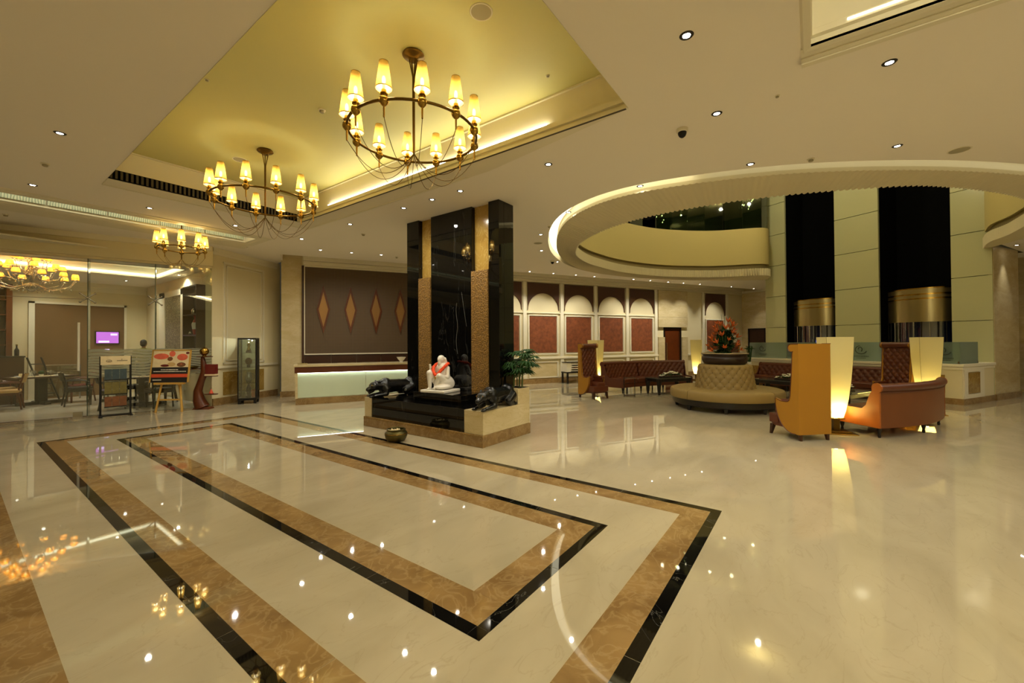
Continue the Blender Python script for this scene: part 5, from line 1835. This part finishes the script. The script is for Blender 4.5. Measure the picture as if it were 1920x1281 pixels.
ea = thing('poster_easel', 'pine wooden easel standing before the glass front', 'easel', (3.12, 12.33, 0), atan2(-.75, .66))
for sx in (-1, 1):
    MB().tube([(sx * .29, -.05, 0), (sx * .20, .03, .72), (sx * .14, .10, 1.40)], .022, 6).build('leg', M['pine'], ea)
MB().tube([(0, .42, 0), (0, .12, 1.38)], .018, 6).build('rear_leg', M['pine'], ea)
MB().box(-.32, -.075, .655, .32, .03, .70).build('ledge', M['pine'], ea)
MB().box(-.24, -.02, .27, .24, .015, .305).build('cross_bar', M['pine'], ea)
MB().box(-.17, .06, 1.28, .17, .10, 1.32).build('top_bar', M['pine'], ea)
tilt = Matrix.Translation((0, -.05, .70)) @ Matrix.Rotation(radians(-8), 4, 'X')
ps = thing('food_poster', 'framed food poster with salmon pictures and a coral band on the easel', 'poster', (3.12, 12.33, 0), atan2(-.75, .66))
bd = MB().box(-.41, 0, 0, .41, .02, .76, tilt).build('board', M['charcoal'], ps)
MB().box(-.43, -.012, -.0, -.405, .025, .775, tilt).box(.405, -.012, 0, .43, .025, .775, tilt).box(-.43, -.012, .755, .43, .025, .78, tilt).build('frame', M['pine'], ps)
MB().box(-.40, -.004, .36, .40, 0, .75, tilt).build('photo_panel', M['cream_print'], ps)
r5 = random.Random(5)
for (x, z, a, b, m_) in ((-.22, .62, .17, .07, 'pink'), (.02, .68, .07, .07, 'pink'), (.25, .60, .12, .08, 'pink'), (-.28, .47, .10, .07, 'cream_print'), (.24, .42, .10, .055, 'warm_print'), (.24, .43, .06, .03, 'pink'), (.02, .43, .09, .05, 'seat_cream'), (-.12, .40, .1, .03, 'seat_red'), (-.02, .56, .06, .05, 'warm_print'), (.36, .70, .04, .03, 'seat_red')):
    MB().ball((0, 0, 0), (a, .003, b), 16, 8, tilt @ Matrix.Translation((x, -.005, z))).build('food_picture', M[m_], ps)
MB().box(-.40, -.006, .12, .40, 0, .20, tilt).build('coral_band', M['band_red'], ps)
mb = MB()
x = -.20
while x < .18:
    wd = r5.uniform(.014, .026); mb.box(x, -.006, .292, x + wd, 0, .312, tilt); x += wd + r5.uniform(.006, .016)
x = -.36
while x < .34:
    wd = r5.uniform(.012, .024); mb.box(x, -.006, .25, x + wd, 0, .268, tilt); x += wd + r5.uniform(.005, .010)
x = -.36
while x < -.18:
    wd = r5.uniform(.012, .02); mb.box(x, -.006, .05, x + wd, 0, .072, tilt); x += wd + .008
mb.build('small_print', M['white'], ps)

cs = thing('curved_shelf', 'carved S shaped wooden shelf stand at the right end of the glass front', 'shelf', (3.74, 12.20, 0), atan2(-.75, .66))
pts = [(-.02, 0, .03), (-.10, 0, .22), (-.13, 0, .45), (-.05, 0, .70), (.03, 0, .92), (.0, 0, 1.12), (-.02, 0, 1.28)]
mb = MB(); mb.tube(pts, [.16, .13, .09, .075, .085, .06, .04], 14)
mb.frustum(0, 0, 0, .05, .19, .12, .16, .10)
mb.build('trunk', M['wood_red'], cs, smooth=60)
shl = ((.02, 1.30, .20, .10), (-.20, 1.00, .14, .10), (.17, .82, .17, .10), (.17, .37, .17, .10))
for x, z, a, b in shl:
    MB().lathe([(.0, z - .015), (.95, z - .02), (1, z), (.0, z)], 20, Matrix.Translation((x, 0, 0)) @ Matrix.Diagonal((a, b, 1, 1))).build('shelf', M['wood_red'], cs, smooth=40)
ang = atan2(-.75, .66)


def on_shelf(x, z): return (3.74 + x * cos(ang), 12.20 + x * sin(ang), z)


gb_ = thing('golden_ornament', 'round golden ornament on top of the curved wooden shelf', 'ornament', on_shelf(.02, 1.30))
MB().lathe([(.0, 0), (.05, 0), (.05, .02), (.03, .03), (.0, .03)], 14).build('foot', M['brass'], gb_)
MB().ball((0, 0, .12), .10, 16, 12).build('ball', M['brass'], gb_, smooth=60)
bx = thing('gift_box', 'dark maroon box with a cream tray under it on the curved shelf', 'box', on_shelf(.19, .82), ang)
MB().box(-.12, -.08, 0, .12, .08, .04).build('tray', M['cream_print'], bx)
MB().box(-.11, -.07, .04, .11, .07, .28).build('box', M['seat_red'], bx, bevel=.004)
rdn = thing('red_ornament', 'small red cone ornament on the lowest shelf of the curved stand', 'ornament', on_shelf(.18, .37))
MB().lathe([(.05, 0), (.03, .06), (.0, .13)], 12).build('cone', M['band_red'], rdn)
MB().lathe([(.0, 0), (.06, 0), (.06, .01), (.0, .01)], 12).build('foot', M['wood'], rdn)
gbw = thing('green_bowl', 'shallow green bowl on the left arm of the curved shelf', 'bowl', on_shelf(-.22, 1.0))
MB().lathe([(.0, 0), (.05, 0), (.11, .05), (.10, .05), (.0, .02)], 18).build('bowl', M['green_print'], gbw, smooth=50)
MB().lathe([(.101, .048), (.113, .052), (.101, .056)], 18, cap=False).build('rim', M['brass'], gbw)

# ================================================================ RESTAURANT
def dining_table(loc, rz, lab, L=1.15, Wd=.85):
    t = thing('dining_table', lab, 'table', (*loc, .004), rz, 'restaurant dining tables')
    MB().box(-L / 2, -Wd / 2, .72, L / 2, Wd / 2, .755).build('table_top', M['wood'], t, bevel=.006)
    MB().box(-.09, -.09, .08, .09, .09, .72).build('pedestal', M['wood_black'], t)
    MB().box(-.46, -.06, 0, .46, .06, .08).box(-.06, -.36, 0, .06, .36, .075).build('foot', M['wood_black'], t)
    MB().box(-L / 2 + .05, -.15, .755, L / 2 - .05, .15, .757).build('runner', M['cream_print'], t)
    return t


cproto = {}


def dining_chair(loc, rz, lab, seat, wood):
    key = (seat, wood)
    if key in cproto:
        return copy_tree(cproto[key], (*loc, .004), rz, lab, 'restaurant dining chairs')
    t = thing('dining_chair', lab, 'chair', (*loc, .004), rz, 'restaurant dining chairs')
    MB().box(-.24, -.24, .42, .24, .24, .49).build('seat', M[seat], t, bevel=.02)
    MB().box(-.23, -.23, .37, .23, .23, .42).build('seat_frame', M[wood], t)
    for sx in (-1, 1):
        MB().frustum(.20, sx * .2, 0, .40, .016, .016, .026, .026).build('leg', M[wood], t)
        MB().tube([(-.28, sx * .2, 0), (-.22, sx * .2, .40), (-.25, sx * .21, .62), (-.31, sx * .2, .88)], .020, 6).build('rear_leg', M[wood], t)
        MB().tube([(-.25, sx * .235, .66), (.02, sx * .25, .67), (.17, sx * .235, .63), (.19, sx * .22, .44)], .018, 6).build('armrest', M[wood], t, smooth=60)
    MB().grid(lambda u, v: (-.25 - .06 * v - .04 * sin(pi * u), -.2 + .4 * u, .66 + .22 * v), 8, 4).grid(lambda u, v: (-.28 - .06 * v - .04 * sin(pi * u), -.2 + .4 * u, .66 + .22 * v), 8, 4).build('backrest', M[seat], t, smooth=60)
    cproto[key] = t
    return t


dining_table((1.5, 16.9), radians(15), 'dark dining table laid with plates, left behind the glass')
dining_table((.15, 16.2), radians(10), 'dining table at the far left edge behind the glass')
dining_table((3.05, 14.25), radians(-18), 'dining table behind the poster easel')
dining_table((2.95, 16.0), radians(0), 'dining table farther back behind the etched band')
dining_chair((2.2, 16.75), radians(185), 'red leather dining chair at the right of the laid table', 'seat_red', 'wood_red')
dining_chair((.85, 17.1), radians(10), 'cream seated dining chair at the left of the laid table', 'seat_cream', 'wood_red')
dining_chair((.85, 16.15), radians(170), 'cream seated dining chair at the far left edge', 'seat_cream', 'wood_red')
dining_chair((2.45, 14.05), radians(-10), 'black seated dining chair behind the brochure stand', 'wood_black', 'wood_black')
dining_chair((3.55, 14.6), radians(170), 'black seated dining chair behind the curved shelf', 'wood_black', 'wood_black')
dining_chair((3.2, 13.55), radians(95), 'black seated dining chair right behind the easel legs', 'wood_black', 'wood_black')
dining_chair((2.95, 15.3), radians(90), 'black dining chair in the second row behind the glass', 'wood_black', 'wood_black')
dining_chair((2.95, 16.75), radians(-90), 'black dining chair at the farther table, right side', 'wood_black', 'wood_black')
dining_chair((2.05, 15.75), radians(0), 'black dining chair left in the second row behind the glass', 'wood_black', 'wood_black')
# tableware
pproto = {}


def ware(kind, x, y, z, lab):
    if kind in pproto:
        return copy_tree(pproto[kind], (x, y, z), label=lab)
    t = thing(kind, lab, 'tableware', (x, y, z), 0, 'tableware on the restaurant tables')
    if kind == 'plate':
        MB().lathe([(.0, 0), (.07, 0), (.12, .014), (.115, .017), (.0, .008)], 20).build('dish', M['porcelain'], t, smooth=50)
        MB().box(-.03, -.03, .01, .03, .03, .08).build('napkin', M['cream_print'], t)
    elif kind == 'glass':
        MB().lathe([(.0, 0), (.032, 0), (.005, .008), (.005, .08), (.035, .12), (.03, .17), (.028, .17), (.0, .09)], 14).build('goblet', M['crystal'], t, smooth=60)
    else:
        MB().lathe([(.0, 0), (.04, 0), (.05, .05), (.0, .06)], 12).build('pot', M['porcelain'], t, smooth=50)
        MB().ball((0, 0, .10), (.06, .06, .05), 10, 6).build('posy', M['leaf'], t, smooth=60)
    pproto[kind] = t
    return t


TZ = .759
for tx, ty, nm in ((1.5, 16.9, 'the laid left table'), (.15, 16.2, 'the leftmost table'), (3.05, 14.25, 'the table behind the easel'), (2.95, 16.0, 'the farther table')):
    for n_, (dx, dy, k) in enumerate(((-.35, -.2, 'plate'), (.35, -.2, 'plate'), (-.35, .22, 'plate'), (.35, .22, 'plate'), (-.14, -.24, 'glass'), (.14, .22, 'glass'), (-.15, .24, 'glass'), (.15, -.22, 'glass'), (0, 0, 'flower_pot'))):
        ware(k, tx + dx, ty + dy, TZ, '%s%s on %s' % ({'plate': 'white plate with napkin, ', 'glass': 'stemmed clear glass, ', 'flower_pot': 'small white pot with green posy'}[k], ('near left', 'near right', 'far left', 'far right', 'near left', 'far right', 'far left', 'near right', '')[n_], nm))

# standing member of staff
pr = thing('person', 'person with short dark hair in an olive shirt standing behind the etched glass band', 'person', (3.62, 16.95, .004), radians(62))
sh = [('c', (0, 0, .92), (0, 0, 1.12), .135, .13), ('c', (0, 0, 1.12), (0, 0, 1.34), .13, .145), ('c', (0, -.16, 1.40), (0, .16, 1.40), .065, .065), ('c', (.005, 0, 1.42), (.02, 0, 1.52), .052, .048)]
for sd_ in (-1, 1):
    y = sd_
    sh += [('c', (0, y * .09, .90), (.01, y * .10, .50), .085, .06), ('c', (.01, y * .10, .50), (-.02, y * .10, .10), .056, .038), ('c', (-.03, y * .10, .045), (.14, y * .12, .03), .04, .028),
           ('c', (0, y * .20, 1.38), (-.02, y * .25, 1.10), .05, .04), ('c', (-.02, y * .25, 1.10), (.06, y * .25, .86), .038, .026), ('e', (.075, y * .25, .80), (.024, .03, .045))]
    for k in range(4): sh.append(('c', (.06 + .014 * k, y * .25, .77), (.062 + .016 * k, y * .243, .70 + .012 * abs(k - 1.5)), .009, .007))
    sh.append(('c', (.095, y * .24, .81), (.115, y * .23, .76), .010, .008))
    sh.append(('e', (.025, y * .076, 1.61), (.018, .012, .028)))
sh += [('e', (.025, 0, 1.62), (.092, .074, .115)), ('e', (.118, 0, 1.605), (.016, .013, .02)), ('e', (.10, 0, 1.565), (.012, .026, .008)), ('e', (.10, -.03, 1.63), (.010, .014, .008)), ('e', (.10, .03, 1.63), (.010, .014, .008))]
blob('body', sh, M['skin'], pr, .012, 3)
top = [('c', (0, 0, .92), (0, 0, 1.12), .15, .145), ('c', (0, 0, 1.12), (0, 0, 1.34), .145, .16), ('c', (0, -.16, 1.40), (0, .16, 1.40), .076, .076)]
leg = [('c', (0, -.05, .95), (0, .05, .95), .14, .14)]
for y in (-1, 1):
    top += [('c', (0, y * .20, 1.38), (-.02, y * .25, 1.10), .063, .054), ('c', (-.02, y * .25, 1.10), (.045, y * .25, .90), .052, .042)]
    leg += [('c', (0, y * .09, .90), (.01, y * .10, .50), .10, .078), ('c', (.01, y * .10, .50), (-.02, y * .10, .09), .075, .06)]
blob('shirt', top, M['cloth_green'], pr, .014, 3)
blob('trousers', leg, M['charcoal'], pr, .014, 3)
blob('hair', [('e', (.0, 0, 1.66), (.102, .084, .095)), ('e', (-.045, 0, 1.61), (.06, .074, .08))], M['hair'], pr, .011, 2)

# screen reflection built as a glowing panel, bookcase, low cabinet and ladder
sc = thing('screen_reflection', 'small purple lit panel standing in for a screen reflected in the restaurant glass', 'screen', (3.03, RY - .055, 1.62))
MB().box(-.28, -.02, 0, .30, .02, .42).build('housing', M['black_metal'], sc)
MB().box(-.25, -.024, .03, .27, -.02, .39).build('display', M['screen'], sc)
MB().box(-.2, -.026, .05, .05, -.024, .11).box(.08, -.026, .28, .24, -.024, .34).build('display_text', M['screen2'], sc)
MB().box(-.06, .0, -.24, .06, .02, -.16).build('indicator', M['screen2'], sc)
bk = thing('bookcase', 'tall dark wooden open bookcase at the far left behind the glass', 'bookcase', (.0, 18.22, 0.004), radians(0))
MB().box(.95, -.22, 0, 1.06, .2, 3.3).build('side', M['wood_red'], bk)
MB().box(-1.2, -.22, 0, -1.12, .2, 3.3).build('side', M['wood_red'], bk)
MB().box(-1.12, .16, 0, .95, .2, 3.3).build('back', M['wood'], bk)
for k in range(7):
    MB().box(-1.12, -.2, .75 + k * .42, .95, .16, .78 + k * .42).build('shelf', M['wood_red'], bk)
cols = ['seat_red', 'white', 'blue_print', 'white', 'green_print', 'cream_print', 'warm_print']
for k in range(7):
    for j in range(2):
        z = .784 + k * .42
        o = thing('shelf_book', '%s spined box file on shelf %s of the far left bookcase, %s' % (['red', 'white', 'blue', 'white', 'olive', 'cream', 'brown'][(k + 0) % 7], ['one', 'two', 'three', 'four', 'five', 'six', 'seven'][k], ['left', 'right'][j]), 'box file', (.0 + .62 - j * .42, 18.12, z), 0, 'box files in the bookcase')
        MB().box(-.14, -.1, 0, .16, .1, .33).build('case', M[cols[(k) % 7]], o, bevel=.004)
        MB().box(-.05, -.104, .10, .07, -.1, .22).build('spine_label', M['porcelain'], o)
lc = thing('low_cabinet', 'low dark wooden serving cabinet behind the laid tables', 'cabinet', (.74, 17.72, .004))
MB().box(-1.2, -.25, 0, .5, .25, 1.26).build('body', M['wood'], lc)
MB().box(-1.22, -.27, 1.26, .52, .27, 1.30).build('top', M['wood_black'], lc)
for k in range(3):
    d = MB().box(-1.17 + k * .56, -.27, .06, -1.17 + k * .56 + .54, -.25, 1.22).build('door', M['wood'], lc)
    MB().box(-1.17 + k * .56 + .46, -.285, .6, -1.17 + k * .56 + .49, -.27, .8).build('handle', M['steel'], d)
btl = thing('dark_bottle', 'dark bottle standing on the low serving cabinet', 'bottle', (1.12, 17.72, 1.304))
MB().lathe([(.0, 0), (.045, 0), (.048, .16), (.018, .22), (.016, .29), (.0, .29)], 14).build('body', M['black_metal'], btl, smooth=50)
MB().lathe([(.0, .29), (.02, .29), (.02, .32), (.0, .32)], 10).build('cap', M['brass'], btl)
ld = thing('ladder_stand', 'black slanted ladder stand by the low serving cabinet', 'stand', (1.55, 17.55, .004))
for sx in (-.13, .13):
    MB().tube([(sx - .12, .12, 1.25), (sx + .22, -.15, 0)], .022, 6).build('rail', M['black_metal'], ld)
for k in range(4):
    u = .15 + k * .22
    MB().tube([(-.25 + .34 * u, .12 - .27 * u, 1.25 * (1 - u)), (.01 + .34 * u, .12 - .27 * u, 1.25 * (1 - u))], .015, 6).build('rung', M['black_metal'], ld)
gr = thing('glass_balustrade', 'low clear glass balustrade with steel post behind the laid table', 'balustrade', (1.78, 17.75, .004))
MB().box(-.2, -.006, .1, .55, .006, .98).build('pane', M['glass_vit'], gr)
MB().tube([(-.2, 0, 1.02), (.55, 0, 1.0)], .015, 8).build('handrail', M['steel'], gr)
MB().box(.54, -.02, 0, .58, .02, 1.0).build('post', M['steel'], gr)
# red vase in the niche
rv = thing('red_vase', 'red and white slender vase on a shelf of the dark wall niche', 'vase', (3.84, 13.1, 1.85))
MB().lathe([(.0, 0), (.05, 0), (.07, .12), (.085, .26), (.05, .38), (.025, .42), (.05, .50), (.04, .50), (.0, .43)], 18).build('body', plain('ruby_glaze', '#a0283c', .15), rv, smooth=50)
MB().lathe([(.072, .14), (.088, .26), (.075, .32)], 18, cap=False).build('white_band', M['porcelain'], rv, smooth=50)
tag(MB().lathe([(.0, 0), (.03, 0), (.05, .04), (.03, .09), (.0, .1)], 12).build('silver_bowl', M['steel'], smooth=50, loc=(3.86, 13.55, 1.85)), 'small silver pot beside the red vase in the niche', 'ornament')
tag(MB().lathe([(.0, 0), (.05, 0), (.06, .1), (.03, .16), (.0, .18)], 12).build('silver_jar', M['steel'], smooth=50, loc=(3.86, 13.3, 2.39)), 'silver jar on the upper shelf of the dark niche', 'ornament')

# orange-shaded glass chandelier of the restaurant
oc = thing('glass_chandelier', 'ornate glass chandelier with many orange shades behind the restaurant glass', 'chandelier', (1.17, 15.0, 3.81))
MB().lathe([(.0, 0), (.09, 0), (.08, -.05), (.02, -.08), (.0, -.08)], 18).build('canopy', M['steel'], oc, smooth=50)
MB().tube([(0, 0, 0), (0, 0, -.3), (0, 0, -.86)], [.012, .014, .02], 8).build('stem', M['steel'], oc)
MB().lathe([(.0, -.95), (.05, -.92), (.12, -.84), (.10, -.78), (.03, -.72), (.05, -.62), (.10, -.56), (.08, -.50), (.025, -.44), (.05, -.34), (.06, -.25), (.02, -.18), (.0, -.18)], 18).build('glass_column', M['crystal'], oc, smooth=60)
arm0 = None
for tier, (n, R, z, ph) in enumerate(((6, .27, -.10, .2), (8, .50, -.32, .0), (12, .74, -.52, .13))):
    arm0 = None
    for k in range(n):
        a = 2 * pi * k / n + ph
        if arm0 is None:
            pts = [(.04, 0, z - .22), (R * .45, 0, z - .36), (R * .85, 0, z - .28), (R, 0, z - .10)]
            arm0 = MB().tube(pts, .009, 6).lathe([(.0, z - .11), (.045, z - .10), (.05, z - .085), (.0, z - .08)], 12, Matrix.Translation((R, 0, 0))).build('glass_arm', M['crystal'], oc, smooth=60)
            MB().lathe([(.072, z - .05), (.066, z), (.05, z + .045)], 16, Matrix.Translation((R, 0, 0)), cap=False).build('shade', M['shade_rest'], arm0, smooth=60)
            MB().ball((R, 0, z - .005), (.016, .016, .028), 8, 6).build('bulb', M['bulb_emit'], arm0)
            point((R, 0, z + .0), 1.1, (1, .66, .25), .03, arm0)
            for q in range(3):
                MB().ball((R * (.4 + .25 * q), 0, z - .40 + .03 * q), (.012, .012, .02), 6, 4).build('drop', M['crystal'], arm0)
            arm0.rotation_euler = (0, 0, a)
        else:
            copy_tree(arm0, rz=a, parent=oc)
for x, y, l in ((3.83, 14.4, 'right of the bright cove'), (3.2, 16.9, 'before the rear wall, right'), (1.6, 17.4, 'before the brown wall panel'), (-.2, 17.3, 'before the bookcase'), (-1.8, 17.2, 'at the far left')):
    downlight(x, y, 3.55, 'tiny recessed downlight in the restaurant ceiling, ' + l, 'downlights in the restaurant', 62, 150)

# wall sconce at the right edge
sn = thing('wall_sconce', 'small glowing wall sconce on the far wall at the right edge of the photo', 'wall lamp', (*UV(19.34, 4.62), 1.78), -UA)
MB().box(.02, -.05, -.12, .06, .05, .12).build('back_plate', M['brass'], sn)
MB().lathe([(.035, -.09), (.055, .09)], 16, cap=False).build('shade', M['lampshade'], sn, smooth=60)
MB().ball((0, 0, 0), (.014, .014, .03), 8, 6).build('bulb', M['bulb_emit'], sn)
point((0, 0, .03), 3, (1, .82, .4), .02, sn)
